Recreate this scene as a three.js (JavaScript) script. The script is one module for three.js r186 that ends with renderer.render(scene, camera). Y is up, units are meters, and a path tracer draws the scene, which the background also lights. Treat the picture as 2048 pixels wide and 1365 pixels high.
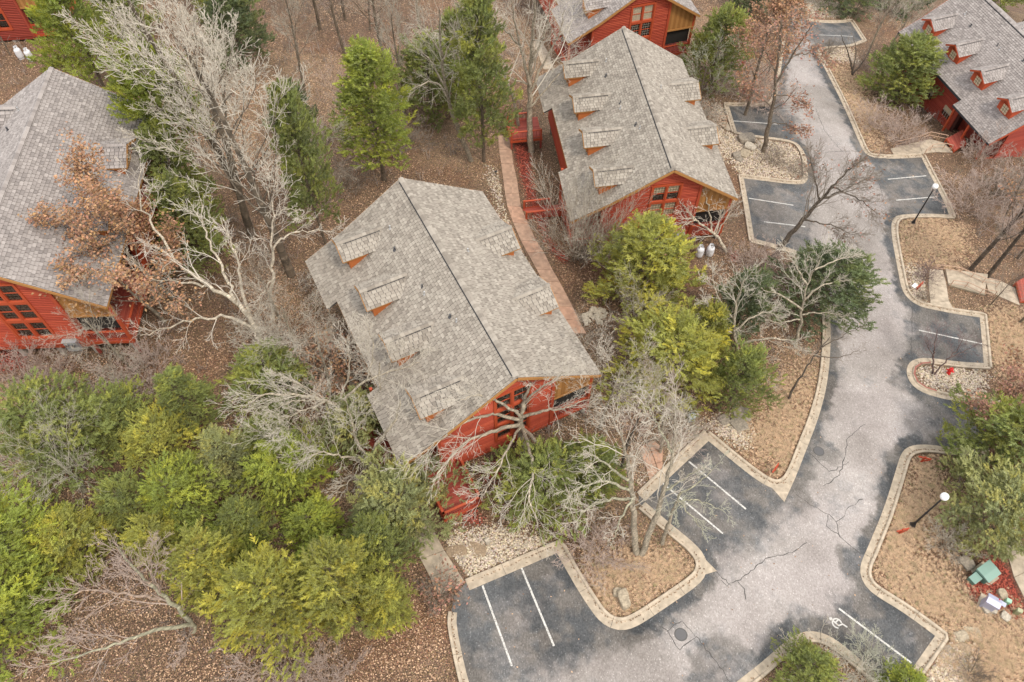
import * as THREE from 'three';
import { mergeGeometries } from 'three/addons/utils/BufferGeometryUtils.js';
import { RoundedBoxGeometry } from 'three/addons/geometries/RoundedBoxGeometry.js';

// ------------------------------------------------------------------ camera, sky, sun, exposure
const scene = new THREE.Scene();
const FOCAL = 1650, PITCH = 0.99036;
const camera = new THREE.PerspectiveCamera(2 * Math.atan(682.5 / FOCAL) * 180 / Math.PI, 2048 / 1365, 0.5, 600);
camera.position.set(0, 55, 0);
camera.rotation.x = -PITCH;
scene.add(camera);
const renderer = new THREE.WebGLRenderer({ antialias: true });
renderer.toneMapping = THREE.LinearToneMapping;
renderer.toneMappingExposure = 1.55;
renderer.shadowMap.enabled = true;
{
  // an even bright overcast sky, a little brighter overhead and towards the hidden sun
  const W = 128, H = 64, data = new Float32Array(W * H * 4);
  for (let j = 0; j < H; j++) for (let i = 0; i < W; i++) {
    const up = ((j + 0.5) / H - 0.5) * Math.PI, az = ((i + 0.5) / W) * 2 * Math.PI, y = Math.sin(up);
    const k = y > 0 ? 0.72 + 0.5 * y : 0.5;
    const o = (j * W + i) * 4;
    data[o] = k * 0.985; data[o + 1] = k; data[o + 2] = k * 1.03; data[o + 3] = 1;
  }
  const t = new THREE.DataTexture(data, W, H, THREE.RGBAFormat, THREE.FloatType);
  t.mapping = THREE.EquirectangularReflectionMapping; t.magFilter = THREE.LinearFilter; t.needsUpdate = true;
  scene.background = t; scene.environment = t;
}
const sun = new THREE.DirectionalLight(0xfff3e2, 1.5);
sun.position.set(60, 120, 10); sun.target.position.set(5, 0, -45);
sun.castShadow = true; sun.shadow.radius = 22; sun.shadow.mapSize.set(4096, 4096);
Object.assign(sun.shadow.camera, { left: -95, right: 95, top: 95, bottom: -95, near: 1, far: 320 });
scene.add(sun, sun.target);

// ------------------------------------------------------------------ numbers and geometry helpers
let seedState = 12345;
const reseed = (s) => { seedState = (s * 2654435761) >>> 0; };
function rnd() { seedState = (seedState + 0x6d2b79f5) | 0; let t = Math.imul(seedState ^ (seedState >>> 15), 1 | seedState); t = (t + Math.imul(t ^ (t >>> 7), 61 | t)) ^ t; return ((t ^ (t >>> 14)) >>> 0) / 4294967296; }
const rr = (a, b) => a + (b - a) * rnd();
const V = (x, y, z) => new THREE.Vector3(x, y, z);
const UP = V(0, 1, 0);
const clamp = (x, a, b) => Math.min(b, Math.max(a, x));
const sstep = (a, b, x) => { const t = clamp((x - a) / (b - a), 0, 1); return t * t * (3 - 2 * t); };
function hash2(x, y) { let h = Math.imul(x, 374761393) + Math.imul(y, 668265263) | 0; h = Math.imul(h ^ (h >>> 13), 1274126177); return ((h ^ (h >>> 16)) >>> 0) / 4294967296; }
function vnoise(x, y) { const ix = Math.floor(x), iy = Math.floor(y), fx = x - ix, fy = y - iy, u = fx * fx * (3 - 2 * fx), v = fy * fy * (3 - 2 * fy); const a = hash2(ix, iy), b = hash2(ix + 1, iy), c = hash2(ix, iy + 1), d = hash2(ix + 1, iy + 1); return a + (b - a) * u + (c - a) * v + (a - b - c + d) * u * v; }
function fbm(x, y, n = 4) { let s = 0, a = 0.5, t = 0; for (let i = 0; i < n; i++) { s += a * vnoise(x, y); t += a; x = x * 2.03 + 17.1; y = y * 2.03 + 5.7; a *= 0.5; } return s / t; }

// the hillside: a gentle slope falling away from the viewer and to the right
function hill(x, z) { const X = x / 40, Z = (z + 45) / 40; return 0.436 - 2.729 * X + 4.915 * Z - 1.347 * X * X + 1.181 * X * Z - 1.329 * Z * Z; }
const sP = Math.sin(PITCH), cP = Math.cos(PITCH);
function ray(px, py) { const X = (px - 1024) / FOCAL, Y = -(py - 682.5) / FOCAL; return V(X, -sP + Y * cP, -cP - Y * sP); }
// the place on the hillside (raised by h) that a survey photograph point stands for
function G(px, py, h = 0) {
  const d = ray(px, py); let t = 55 / -d.y;
  for (let i = 0; i < 40; i++) { const y = hill(d.x * t, d.z * t) + h; const t2 = (y - 55) / d.y; t = t + (t2 - t) * 0.8; }
  return V(d.x * t, 55 + d.y * t, d.z * t);
}
function toPx(p) { const y = p.y - 55, d = -sP * y - cP * p.z, u = cP * y - sP * p.z; return [1024 + FOCAL * p.x / d, 682.5 - FOCAL * u / d, d]; }
const pxPerM = (p) => FOCAL / toPx(p)[2];
function heightTo(base, topY) { let lo = 0, hi = 40; for (let i = 0; i < 40; i++) { const m = (lo + hi) / 2; if (toPx(V(base.x, base.y + m, base.z))[1] > topY) lo = m; else hi = m; } return lo; }

const names = new Map();
function numbered(n) { const k = names.get(n) ?? 0; names.set(n, k + 1); return k ? n + '_' + String(k).padStart(3, '0') : n; }
function shadows(o) { o.traverse((m) => { if (m.isMesh) { m.castShadow = true; m.receiveShadow = true; } }); return o; }
function tag(o, label, category, group) { o.userData = { label, category }; if (group) o.userData.group = group; return o; }
function thing(name, label, category, pos = V(0, 0, 0), turn = 0, group) {
  const o = new THREE.Group(); o.name = numbered(name); o.position.copy(pos); o.rotation.y = turn; scene.add(o); return tag(o, label, category, group);
}
function struct(name, geo, m) { const o = new THREE.Mesh(geo, m); o.name = numbered(name); o.userData.kind = 'structure'; o.castShadow = o.receiveShadow = true; scene.add(o); return o; }
function structGroup(name) { const o = new THREE.Group(); o.name = numbered(name); o.userData.kind = 'structure'; scene.add(o); return o; }
function part(parent, name, geo, m) { const o = new THREE.Mesh(geo, m); o.name = name; o.castShadow = o.receiveShadow = true; parent.add(o); return o; }

const mats = new Map();
function mat(hex, rough = 0.85, o = {}) { const k = hex + '|' + rough + JSON.stringify(o); if (!mats.has(k)) mats.set(k, new THREE.MeshStandardMaterial({ color: hex, roughness: rough, side: THREE.DoubleSide, ...o })); return mats.get(k); }
const lin = (r, g, b) => new THREE.Color().setRGB(r, g, b);
function lmat(r, g, b, rough = 0.85, o = {}) { const k = [r, g, b, rough].join() + JSON.stringify(o); if (!mats.has(k)) mats.set(k, new THREE.MeshStandardMaterial({ color: lin(r, g, b), roughness: rough, side: THREE.DoubleSide, ...o })); return mats.get(k); }

// a box given by two corners
function bx(x0, x1, y0, y1, z0, z1) { const g = new THREE.BoxGeometry(Math.abs(x1 - x0), Math.abs(y1 - y0), Math.abs(z1 - z0)); g.translate((x0 + x1) / 2, (y0 + y1) / 2, (z0 + z1) / 2); return g; }
function beam(a, b, w, h) { const d = b.clone().sub(a), L = d.length(); const g = new THREE.BoxGeometry(w, h, L); const q = new THREE.Quaternion(); const m = new THREE.Matrix4().lookAt(V(0, 0, 0), d, Math.abs(d.y) > L * 0.99 ? V(1, 0, 0) : UP); q.setFromRotationMatrix(m); g.applyQuaternion(q); g.translate((a.x + b.x) / 2, (a.y + b.y) / 2, (a.z + b.z) / 2); return g; }
function rod(a, b, r, n = 8, r2 = r) { const d = b.clone().sub(a), L = d.length(); const g = new THREE.CylinderGeometry(r2, r, L, n); g.applyQuaternion(new THREE.Quaternion().setFromUnitVectors(UP, d.normalize())); g.translate((a.x + b.x) / 2, (a.y + b.y) / 2, (a.z + b.z) / 2); return g; }
const join = (l) => mergeGeometries(l.map((g) => { const h = g.index ? g.toNonIndexed() : g; for (const k of Object.keys(h.attributes)) if (!['position', 'normal', 'uv'].includes(k)) h.deleteAttribute(k); if (!h.attributes.uv) h.setAttribute('uv', new THREE.BufferAttribute(new Float32Array(h.attributes.position.count * 2), 2)); return h; }));

// triangle soup with colours
class Soup {
  constructor() { this.p = []; this.n = []; this.c = []; }
  quad(a, b, c, d, col) { const n = b.clone().sub(a).cross(d.clone().sub(a)).normalize(); for (const v of [a, b, c, a, c, d]) { this.p.push(v.x, v.y, v.z); this.n.push(n.x, n.y, n.z); this.c.push(...col); } }
  tri(a, b, c, col) { const n = b.clone().sub(a).cross(c.clone().sub(a)).normalize(); for (const v of [a, b, c]) { this.p.push(v.x, v.y, v.z); this.n.push(n.x, n.y, n.z); this.c.push(...col); } }
  geo() { const g = new THREE.BufferGeometry(); g.setAttribute('position', new THREE.Float32BufferAttribute(this.p, 3)); g.setAttribute('normal', new THREE.Float32BufferAttribute(this.n, 3)); g.setAttribute('color', new THREE.Float32BufferAttribute(this.c, 3)); return g; }
}
// tapered tubes
class Tubes {
  constructor() { this.p = []; this.n = []; this.i = []; }
  add(pts, rad, sides) {
    let ref = Math.abs(pts[1].y - pts[0].y) > 0.8 * pts[1].distanceTo(pts[0]) ? V(1, 0, 0) : UP; const start = this.p.length / 3, N = pts.length;
    for (let k = 0; k < N; k++) {
      const d = pts[Math.min(N - 1, k + 1)].clone().sub(pts[Math.max(0, k - 1)]).normalize();
      const a = ref.clone().cross(d).normalize(); const b = d.clone().cross(a); ref = b.clone().cross(V(0, 0, 0)).lengthSq() ? b : ref;
      for (let s = 0; s < sides; s++) { const t = s / sides * Math.PI * 2, cx = Math.cos(t), sx = Math.sin(t); const nx = a.x * cx + b.x * sx, ny = a.y * cx + b.y * sx, nz = a.z * cx + b.z * sx; this.p.push(pts[k].x + nx * rad[k], pts[k].y + ny * rad[k], pts[k].z + nz * rad[k]); this.n.push(nx, ny, nz); }
    }
    for (let k = 0; k < N - 1; k++) for (let s = 0; s < sides; s++) { const a = start + k * sides + s, b = start + k * sides + (s + 1) % sides; this.i.push(a, b, a + sides, b, b + sides, a + sides); }
  }
  geo() { const g = new THREE.BufferGeometry(); g.setAttribute('position', new THREE.Float32BufferAttribute(this.p, 3)); g.setAttribute('normal', new THREE.Float32BufferAttribute(this.n, 3)); const uv = new Float32Array(this.p.length / 3 * 2); for (let k = 0; k < uv.length / 2; k++) { uv[2 * k] = (this.p[3 * k] + this.p[3 * k + 2]) * 0.7; uv[2 * k + 1] = this.p[3 * k + 1] * 0.7; } g.setAttribute('uv', new THREE.BufferAttribute(uv, 2)); g.setIndex(this.i); return g; }
}

// polygons laid on the hillside: clipped into 1 m cells so that they follow it
function clipCell(poly, ax, lim, sign) { const out = []; for (let i = 0; i < poly.length; i++) { const a = poly[i], b = poly[(i + 1) % poly.length], da = (a[ax] - lim) * sign, db = (b[ax] - lim) * sign; if (da >= 0) out.push(a); if ((da >= 0) !== (db >= 0)) { const t = da / (da - db); out.push([a[0] + (b[0] - a[0]) * t, a[1] + (b[1] - a[1]) * t]); } } return out; }
function sheet(poly, off, cell = 1, uvOf) {
  const p = [], uv = []; let x0 = 1e9, x1 = -1e9, z0 = 1e9, z1 = -1e9;
  for (const q of poly) { x0 = Math.min(x0, q[0]); x1 = Math.max(x1, q[0]); z0 = Math.min(z0, q[1]); z1 = Math.max(z1, q[1]); }
  for (let ix = Math.floor(x0 / cell); ix <= x1 / cell; ix++) {
    let col = clipCell(clipCell(poly, 0, ix * cell, 1), 0, (ix + 1) * cell, -1); if (col.length < 3) continue;
    for (let iz = Math.floor(z0 / cell); iz <= z1 / cell; iz++) {
      const c = clipCell(clipCell(col, 1, iz * cell, 1), 1, (iz + 1) * cell, -1); if (c.length < 3) continue;
      const pts = c.map((q) => new THREE.Vector2(q[0], q[1]));
      for (const f of THREE.ShapeUtils.triangulateShape(pts, [])) {
        const [A, B, C] = f.map((k) => pts[k]); const ar = (B.x - A.x) * (C.y - A.y) - (B.y - A.y) * (C.x - A.x); if (Math.abs(ar) < 1e-7) continue;
        for (const q of ar < 0 ? [A, B, C] : [A, C, B]) { p.push(q.x, hill(q.x, q.y) + off, q.y); uv.push(...(uvOf ? uvOf(q.x, q.y) : [q.x, q.y])); }
      }
    }
  }
  const g = new THREE.BufferGeometry(); g.setAttribute('position', new THREE.Float32BufferAttribute(p, 3)); g.setAttribute('uv', new THREE.Float32BufferAttribute(uv, 2)); g.computeVertexNormals(); return g;
}
const onGround = (list) => list.map(([x, y]) => { const g = G(x, y); return [g.x, g.z]; });
// rounds the corners of a line; a point given twice stays sharp
function chaikin(l, closed = false) { for (let it = 0; it < 2; it++) { const o = closed ? [] : [l[0]]; for (let i = 0; i < l.length - (closed ? 0 : 1); i++) { const a = l[i], b = l[(i + 1) % l.length]; o.push([a[0] * 0.75 + b[0] * 0.25, a[1] * 0.75 + b[1] * 0.25], [a[0] * 0.25 + b[0] * 0.75, a[1] * 0.25 + b[1] * 0.75]); } if (!closed) o.push(l[l.length - 1]); l = o; } return l; }
// a slab with thickness: top sheet plus side walls
function slabGeo(poly, top, thick) {
  const g = sheet(poly, top, 1), p = [], uv = [];
  for (let i = 0; i < poly.length; i++) { const a = poly[i], b = poly[(i + 1) % poly.length]; const A = V(a[0], hill(...a) + top, a[1]), B = V(b[0], hill(...b) + top, b[1]); const A2 = A.clone().setY(A.y - thick), B2 = B.clone().setY(B.y - thick); for (const v of [A, A2, B, B, A2, B2]) { p.push(v.x, v.y, v.z); uv.push(v.x, v.z); } }
  const s = new THREE.BufferGeometry(); s.setAttribute('position', new THREE.Float32BufferAttribute(p, 3)); s.setAttribute('uv', new THREE.Float32BufferAttribute(uv, 2)); s.computeVertexNormals();
  return mergeGeometries([g, s]);
}
function inset(poly, d) { const cx = poly.reduce((s, q) => s + q[0], 0) / poly.length, cz = poly.reduce((s, q) => s + q[1], 0) / poly.length; return poly.map(([x, z]) => { const L = Math.hypot(x - cx, z - cz), k = Math.max(0, 1 - d / L); return [cx + (x - cx) * k, cz + (z - cz) * k]; }); }
// ------------------------------------------------------------------ outlines of kerbs, pavement and beds (survey points)
const S2 = (p) => [p, p];
const KERBS = {
  a: [[932, 1166], ...S2([1121, 1086]), [1160, 1156], [1193, 1208], [1214, 1235], [1239, 1245], [1264, 1239], [1317, 1204], [1388, 1156], [1398, 1137], [1396, 1119], [1379, 1098], [1338, 1065], [1280, 1015]],
  b: [[1277, 991], [1323, 947], [1412, 865]],
  c: [[1416, 867], [1476, 917], [1517, 949], [1543, 965], [1561, 967], [1577, 952], [1594, 908], [1627, 825], [1644, 755], [1650, 678], [1648, 620], [1636, 556], [1620, 518], [1560, 498], [1502, 484]],
  d: [[1502, 484], [1492, 420], ...S2([1480, 352]), [1520, 357], [1599, 367], [1610, 358], [1609, 340], [1608, 318], [1599, 297], [1587, 286], [1564, 281], [1500, 273], [1467, 266]],
  e: [[1467, 266], ...S2([1450, 209]), [1500, 209], [1531, 210], [1545, 205], [1552, 160], [1560, 110], [1570, 40], [1572, -60]],
  f: [[1588, -60], [1592, 0], [1599, 20], [1609, 35], [1617, 41], [1667, 45], ...S2([1704, 41]), [1731, 82]],
  g: [[1731, 82], [1700, 94], [1660, 95], [1644, 99], [1638, 108], [1645, 120], [1652, 130], [1694, 212], [1722, 277], [1735, 306], [1745, 312], [1790, 314], ...S2([1847, 310]), [1870, 355], [1898, 408], [1908, 436]],
  h: [[1908, 436], [1860, 433], [1806, 435], [1795, 441], [1791, 456], [1795, 490], [1805, 540], [1812, 577], [1822, 595], [1840, 607], [1861, 612], [1911, 622], ...S2([1969, 630]), [1974, 680], [1979, 736]],
  i: [[1979, 736], [1920, 733], [1864, 725], [1840, 726], [1827, 734], [1824, 750], [1832, 768], [1853, 781], [1900, 793], [1960, 800], [2000, 806]],
  j: [[2000, 806], [2015, 905]],
  k: [[2015, 905], [1960, 909], [1900, 907], [1860, 901], [1829, 903], [1816, 914], [1808, 940], [1783, 1024], [1751, 1102], [1735, 1138], [1737, 1158], [1751, 1177], [1814, 1214], ...S2([1893, 1273]), [1829, 1365], [1805, 1400]],
  l: [[1785, 1392], [1751, 1365], [1689, 1311], [1655, 1286], [1627, 1278], [1602, 1284], [1574, 1305], [1533, 1342], [1497, 1370], [1460, 1400]],
  m: [[935, 1400], [918, 1340], [900, 1250], [903, 1225]],
};
const kerbLines = {}; for (const k in KERBS) kerbLines[k] = onGround(chaikin(KERBS[k]));
const roadPoly = [...kerbLines.m, ...onGround([[908, 1193], [922, 1178]]), ...kerbLines.a, ...kerbLines.b, ...kerbLines.c, ...kerbLines.d.slice(1), ...kerbLines.e.slice(1), ...kerbLines.f, ...kerbLines.g.slice(1), ...kerbLines.h.slice(1), ...kerbLines.i.slice(1), ...kerbLines.j.slice(1), ...kerbLines.k.slice(1), ...kerbLines.l, ...onGround([[1300, 1480], [960, 1480]])];

const WALKS = [   // name of the walk, its label, tone and its slabs as survey points
  { name: 'footpath', tone: 'pink', left: [[996, 272], [998, 300], [1002, 328], [1007, 365], [1010, 388], [1014, 412], [1026, 446], [1042, 483], [1055, 507], [1073, 540], [1086, 564], [1098, 587], [1111, 613], [1124, 640], [1140, 668]], right: [[1021, 272], [1023, 300], [1027, 328], [1035, 365], [1038, 388], [1042, 415], [1057, 449], [1073, 483], [1087, 504], [1105, 540], [1119, 564], [1133, 590], [1146, 615], [1158, 642], [1173, 668]] },
  { name: 'footpath', tone: 'grey', left: [[803, 1050], [821, 1081], [841, 1120], [860, 1156], [875, 1193]], right: [[845, 1020], [870, 1066], [889, 1102], [911, 1136], [930, 1165]] },
  { name: 'footpath', tone: 'pink', left: [[1277, 898], [1283, 910], [1292, 936], [1299, 962]], right: [[1293, 888], [1302, 903], [1311, 928], [1318, 952]] },
  { name: 'footpath', tone: 'pink', left: [[1294, 888], [1303, 903], [1312, 928], [1319, 951]], right: [[1308, 882], [1326, 898], [1325, 924], [1326, 946]] },
  { name: 'footpath', tone: 'grey', left: [[1860, 539], [1857, 568], [1861, 608], [1861, 612]], right: [[1886, 541], [1893, 570], [1898, 602], [1908, 619]] },
  { name: 'footpath', tone: 'grey', left: [[1781, 298], [1837, 284], [1860, 279], [1889, 286]], right: [[1790, 314], [1845, 308], [1872, 305], [1907, 306]] },
  { name: 'footpath', tone: 'grey', left: [[1969, 554], [1998, 561], [2030, 577]], right: [[1977, 583], [2008, 598], [2040, 612]] },
  { name: 'footpath', tone: 'grey', left: [[1996, 1062], [2017, 1118], [2028, 1156], [2050, 1200], [2075, 1245]], right: [[2032, 1052], [2048, 1100], [2062, 1140], [2085, 1180], [2110, 1230]] },
  { name: 'footpath', tone: 'grey', left: [[625, 671], [638, 694]], right: [[660, 656], [672, 678]] },
  { name: 'footpath', tone: 'grey', left: [[664, 752], [676, 780]], right: [[682, 742], [694, 768]] },
  { name: 'footpath', tone: 'grey', left: [[690, 745], [704, 784]], right: [[705, 735], [720, 772]] },
  { name: 'footpath', tone: 'grey', left: [[1062, 84], [1078, 112], [1087, 140]], right: [[1083, 82], [1098, 108], [1108, 138]] },
  { name: 'footpath', tone: 'grey', left: [[1437, 247], [1455, 262]], right: [[1453, 243], [1466, 262]] },
];
const MULCH = [
  [[1934, 1172], [1955, 1145], [1975, 1118], [1997, 1115], [2013, 1129], [2031, 1161], [2047, 1194], [2050, 1225], [2033, 1239], [2015, 1232], [2000, 1222], [1981, 1212], [1955, 1205], [1941, 1190]],
  [[1025, 290], [1055, 285], [1062, 320], [1066, 370], [1080, 420], [1098, 440], [1092, 470], [1115, 500], [1140, 520], [1128, 528], [1108, 510], [1090, 478], [1070, 432], [1055, 395], [1040, 345]],
  [[918, 1022], [950, 1022], [968, 1040], [952, 1054], [930, 1048]],
  [[968, 930], [1005, 925], [1008, 950], [985, 970], [965, 955]],
  [[1466, 505], [1474, 508], [1472, 524], [1464, 520]],
  [[1466, 120], [1490, 125], [1488, 150], [1470, 145]],
  [[20, 690], [60, 700], [50, 740], [0, 745], [0, 700]],
];
const GRAVEL = [
  [[880, 1108], [905, 1068], [1000, 1060], [1080, 1072], [1118, 1084], [935, 1158]],
  [[1430, 275], [1460, 268], [1560, 285], [1598, 300], [1606, 340], [1600, 362], [1480, 350], [1455, 310], [1440, 330]],
  [[1418, 225], [1446, 205], [1466, 262], [1440, 300]],
  [[1812, 530], [1855, 540], [1860, 608], [1826, 592]],
  [[1830, 735], [1866, 730], [1925, 738], [1975, 745], [1960, 790], [1856, 778]],
  [[1420, 845], [1470, 830], [1500, 870], [1490, 900], [1440, 870]],
  [[1280, 985], [1330, 905], [1400, 850], [1410, 868]],
  [[1845, 1355], [1890, 1290], [1930, 1290], [1950, 1365], [1900, 1400]],
  [[985, 330], [1003, 380], [1040, 490], [1100, 600], [1085, 610], [1010, 450], [975, 340]],
  [[1600, 0], [1700, 10], [1700, 36], [1615, 32]],
  [[1650, 97], [1700, 97], [1720, 125], [1660, 122]],
];
const LAWN = [   // dry tan grass
  [[1800, 910], [1870, 915], [1880, 1000], [1860, 1130], [1900, 1190], [1960, 1260], [1900, 1270], [1745, 1160], [1760, 1100]],
  [[1798, 445], [1900, 440], [1930, 490], [1890, 540], [1830, 530], [1805, 520]],
  [[1650, 135], [1700, 135], [1730, 200], [1760, 300], [1735, 300]],
  [[1520, 945], [1560, 960], [1590, 900], [1640, 740], [1600, 740], [1500, 880]],
  [[1150, 1130], [1260, 1130], [1380, 1110], [1390, 1150], [1240, 1238], [1200, 1200]],
  [[1980, 640], [2060, 620], [2060, 760], [1985, 735]],
  [[0, 770], [50, 780], [40, 850], [0, 860]],
  [[1880, 1300], [1990, 1230], [2080, 1260], [2060, 1400], [1900, 1400]],
];

// plan masks: red = pavement, green = dry grass, blue = gravel, alpha plane two = mulch
const MW = 1280, MH = 1000, M8 = 8, MX0 = -80, MZ0 = -123;
function maskOf(polys, extra) {
  const c = document.createElement('canvas'); c.width = MW; c.height = MH; const x = c.getContext('2d'); x.fillStyle = '#000'; x.fillRect(0, 0, MW, MH); x.fillStyle = '#fff'; x.strokeStyle = '#fff'; x.lineWidth = extra || 0.01; x.lineJoin = 'round';
  for (const p of polys) { x.beginPath(); p.forEach(([X, Z], i) => x[i ? 'lineTo' : 'moveTo']((X - MX0) * M8, (Z - MZ0) * M8)); x.closePath(); x.fill(); if (extra) x.stroke(); }
  const d = x.getImageData(0, 0, MW, MH).data, o = new Float32Array(MW * MH); for (let i = 0; i < o.length; i++) o[i] = d[4 * i] / 255; return o;
}
function blur(m, r) { for (let pass = 0; pass < 2; pass++) { const o = new Float32Array(m.length); for (let y = 0; y < MH; y++) { let s = 0; for (let x = -r; x < MW + r; x++) { if (x + r < MW) s += m[y * MW + x + r]; if (x - r - 1 >= 0) s -= m[y * MW + x - r - 1]; if (x >= 0 && x < MW) o[y * MW + x] = s / (2 * r + 1); } } const q = new Float32Array(m.length); for (let x = 0; x < MW; x++) { let s = 0; for (let y = -r; y < MH + r; y++) { if (y + r < MH) s += o[(y + r) * MW + x]; if (y - r - 1 >= 0) s -= o[(y - r - 1) * MW + x]; if (y >= 0 && y < MH) q[y * MW + x] = s / (2 * r + 1); } } m = q; } return m; }
const walkPolys = WALKS.map((w) => [...onGround(w.left), ...onGround([...w.right].reverse())]);
const mPave = maskOf([roadPoly, ...walkPolys], 5), mPaveSoft = blur(maskOf([roadPoly, ...walkPolys], 8), 9);
const mLawn = blur(maskOf(LAWN.map(onGround)), 10), mGravel = blur(maskOf(GRAVEL.map(onGround)), 3), mMulch = blur(maskOf(MULCH.map(onGround)), 1);
function sample(m, x, z) { const i = Math.floor((x - MX0) * M8), j = Math.floor((z - MZ0) * M8); return i < 0 || j < 0 || i >= MW || j >= MH ? 0 : m[j * MW + i]; }
// small bumps of the wooded ground; none on or beside pavement
function bumps(x, z) { return (fbm(x * 0.35 + 40, z * 0.35, 3) - 0.4) * 0.5 * (1 - clamp(sample(mPaveSoft, x, z) * 1.6, 0, 1)); }
const groundY = (x, z) => hill(x, z) + Math.max(0, bumps(x, z));

// ------------------------------------------------------------------ ground
function pixelTex(n, fn, srgb = true, repeat = true) {
  const d = new Uint8Array(n * n * 4); for (let j = 0; j < n; j++) for (let i = 0; i < n; i++) { const c = fn(i, j); const o = (j * n + i) * 4; d[o] = clamp(c[0], 0, 255); d[o + 1] = clamp(c[1], 0, 255); d[o + 2] = clamp(c[2], 0, 255); d[o + 3] = 255; }
  const t = new THREE.DataTexture(d, n, n); t.magFilter = THREE.LinearFilter; t.minFilter = THREE.LinearMipmapLinearFilter; t.generateMipmaps = true; if (srgb) t.colorSpace = THREE.SRGBColorSpace; if (repeat) t.wrapS = t.wrapT = THREE.RepeatWrapping; t.needsUpdate = true; return t;
}
function canvasTex(w, h, draw, srgb = true) { const c = document.createElement('canvas'); c.width = w; c.height = h; draw(c.getContext('2d'), w, h); const t = new THREE.CanvasTexture(c); t.wrapS = t.wrapT = THREE.RepeatWrapping; if (srgb) t.colorSpace = THREE.SRGBColorSpace; return t; }
reseed(7);
// litter: overlapping leaf flecks, light and dark, neutral so that the ground colour tints it
const litterTex = canvasTex(1536, 1536, (x, w, h) => {
  x.fillStyle = 'rgb(150,146,142)'; x.fillRect(0, 0, w, h);
  for (let k = 0; k < 130000; k++) {
    const X = rnd() * w, Y = rnd() * h, l = rr(4, 9), b = l * rr(0.35, 0.7), a = rnd() * 6.3, q = Math.pow(rnd(), 1.3), L = 92 + 150 * q;
    x.fillStyle = `rgb(${L * rr(0.95, 1.05) | 0},${L * rr(0.88, 1) | 0},${L * rr(0.78, 0.98) | 0})`;
    for (const [dx, dy] of [[0, 0], [w, 0], [-w, 0], [0, h], [0, -h]]) { if (X + dx < -20 || X + dx > w + 20 || Y + dy < -20 || Y + dy > h + 20) continue; x.beginPath(); x.ellipse(X + dx, Y + dy, l, b, a, 0, 6.3); x.fill(); }
  }
});
litterTex.repeat.set(1 / 9, 1 / 9);
const litterBump = litterTex.clone(); litterBump.colorSpace = THREE.NoColorSpace;
const groundMat = new THREE.MeshStandardMaterial({ vertexColors: true, map: litterTex, bumpMap: litterBump, bumpScale: 0.022, roughness: 0.95 });
{
  const c = 0.5, x0 = -115, x1 = 115, z0 = -150, z1 = 12, nx = (x1 - x0) / c, nz = (z1 - z0) / c, p = [], col = [], uv = [], idx = [];
  for (let j = 0; j <= nz; j++) for (let i = 0; i <= nx; i++) {
    const x = x0 + i * c, z = z0 + j * c; p.push(x, groundY(x, z), z); uv.push(x + 0.6 * vnoise(z * 0.2, x * 0.2), z);
    const n = fbm(x * 0.16, z * 0.16, 4), n2 = fbm(x * 0.7 + 9, z * 0.7, 3), n3 = fbm(x * 0.06 + 70, z * 0.06, 3);
    let C = [0.38, 0.262, 0.178];                                   // oak leaves
    const mixc = (d, k) => { k = clamp(k, 0, 1); C = C.map((v, q) => v + (d[q] - v) * k); };
    mixc([0.46, 0.27, 0.165], sstep(0.45, 0.72, n) * 0.75);            // fresher russet drifts
    mixc([0.28, 0.205, 0.148], sstep(0.48, 0.72, n3) * 0.75);         // damp darker leaf mould
    mixc([0.44, 0.34, 0.24], sstep(0.5, 0.7, n2) * 0.5);
    mixc([0.58, 0.44, 0.3], sstep(0.48, 0.66, fbm(x * 0.085 + 200, z * 0.1, 4)) * 0.7);
    mixc([0.62, 0.43, 0.28], sample(mLawn, x, z) * (0.25 + 1.0 * sstep(0.35, 0.68, n2)) * 0.9);
    mixc([0.48, 0.27, 0.15], sample(mLawn, x, z) * sstep(0.5, 0.66, fbm(x * 0.45 + 33, z * 0.45, 3)) * 0.7);
    mixc([0.42, 0.34, 0.2], sample(mLawn, x, z) * sstep(0.6, 0.78, n) * 0.35);
    mixc([0.5, 0.39, 0.285], sample(mGravel, x, z) * (0.6 + 0.5 * n2));
    mixc([0.34, 0.07, 0.045], sample(mMulch, x, z) * 1.1);
    col.push(C[0], C[1], C[2]);
  }
  for (let j = 0; j < nz; j++) for (let i = 0; i < nx; i++) { const a = j * (nx + 1) + i; idx.push(a, a + nx + 1, a + 1, a + 1, a + nx + 1, a + nx + 2); }
  const g = new THREE.BufferGeometry(); g.setAttribute('position', new THREE.Float32BufferAttribute(p, 3)); g.setAttribute('color', new THREE.Float32BufferAttribute(col, 3)); g.setAttribute('uv', new THREE.Float32BufferAttribute(uv, 2)); g.setIndex(idx); g.computeVertexNormals();
  struct('ground', g, groundMat);
}

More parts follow.
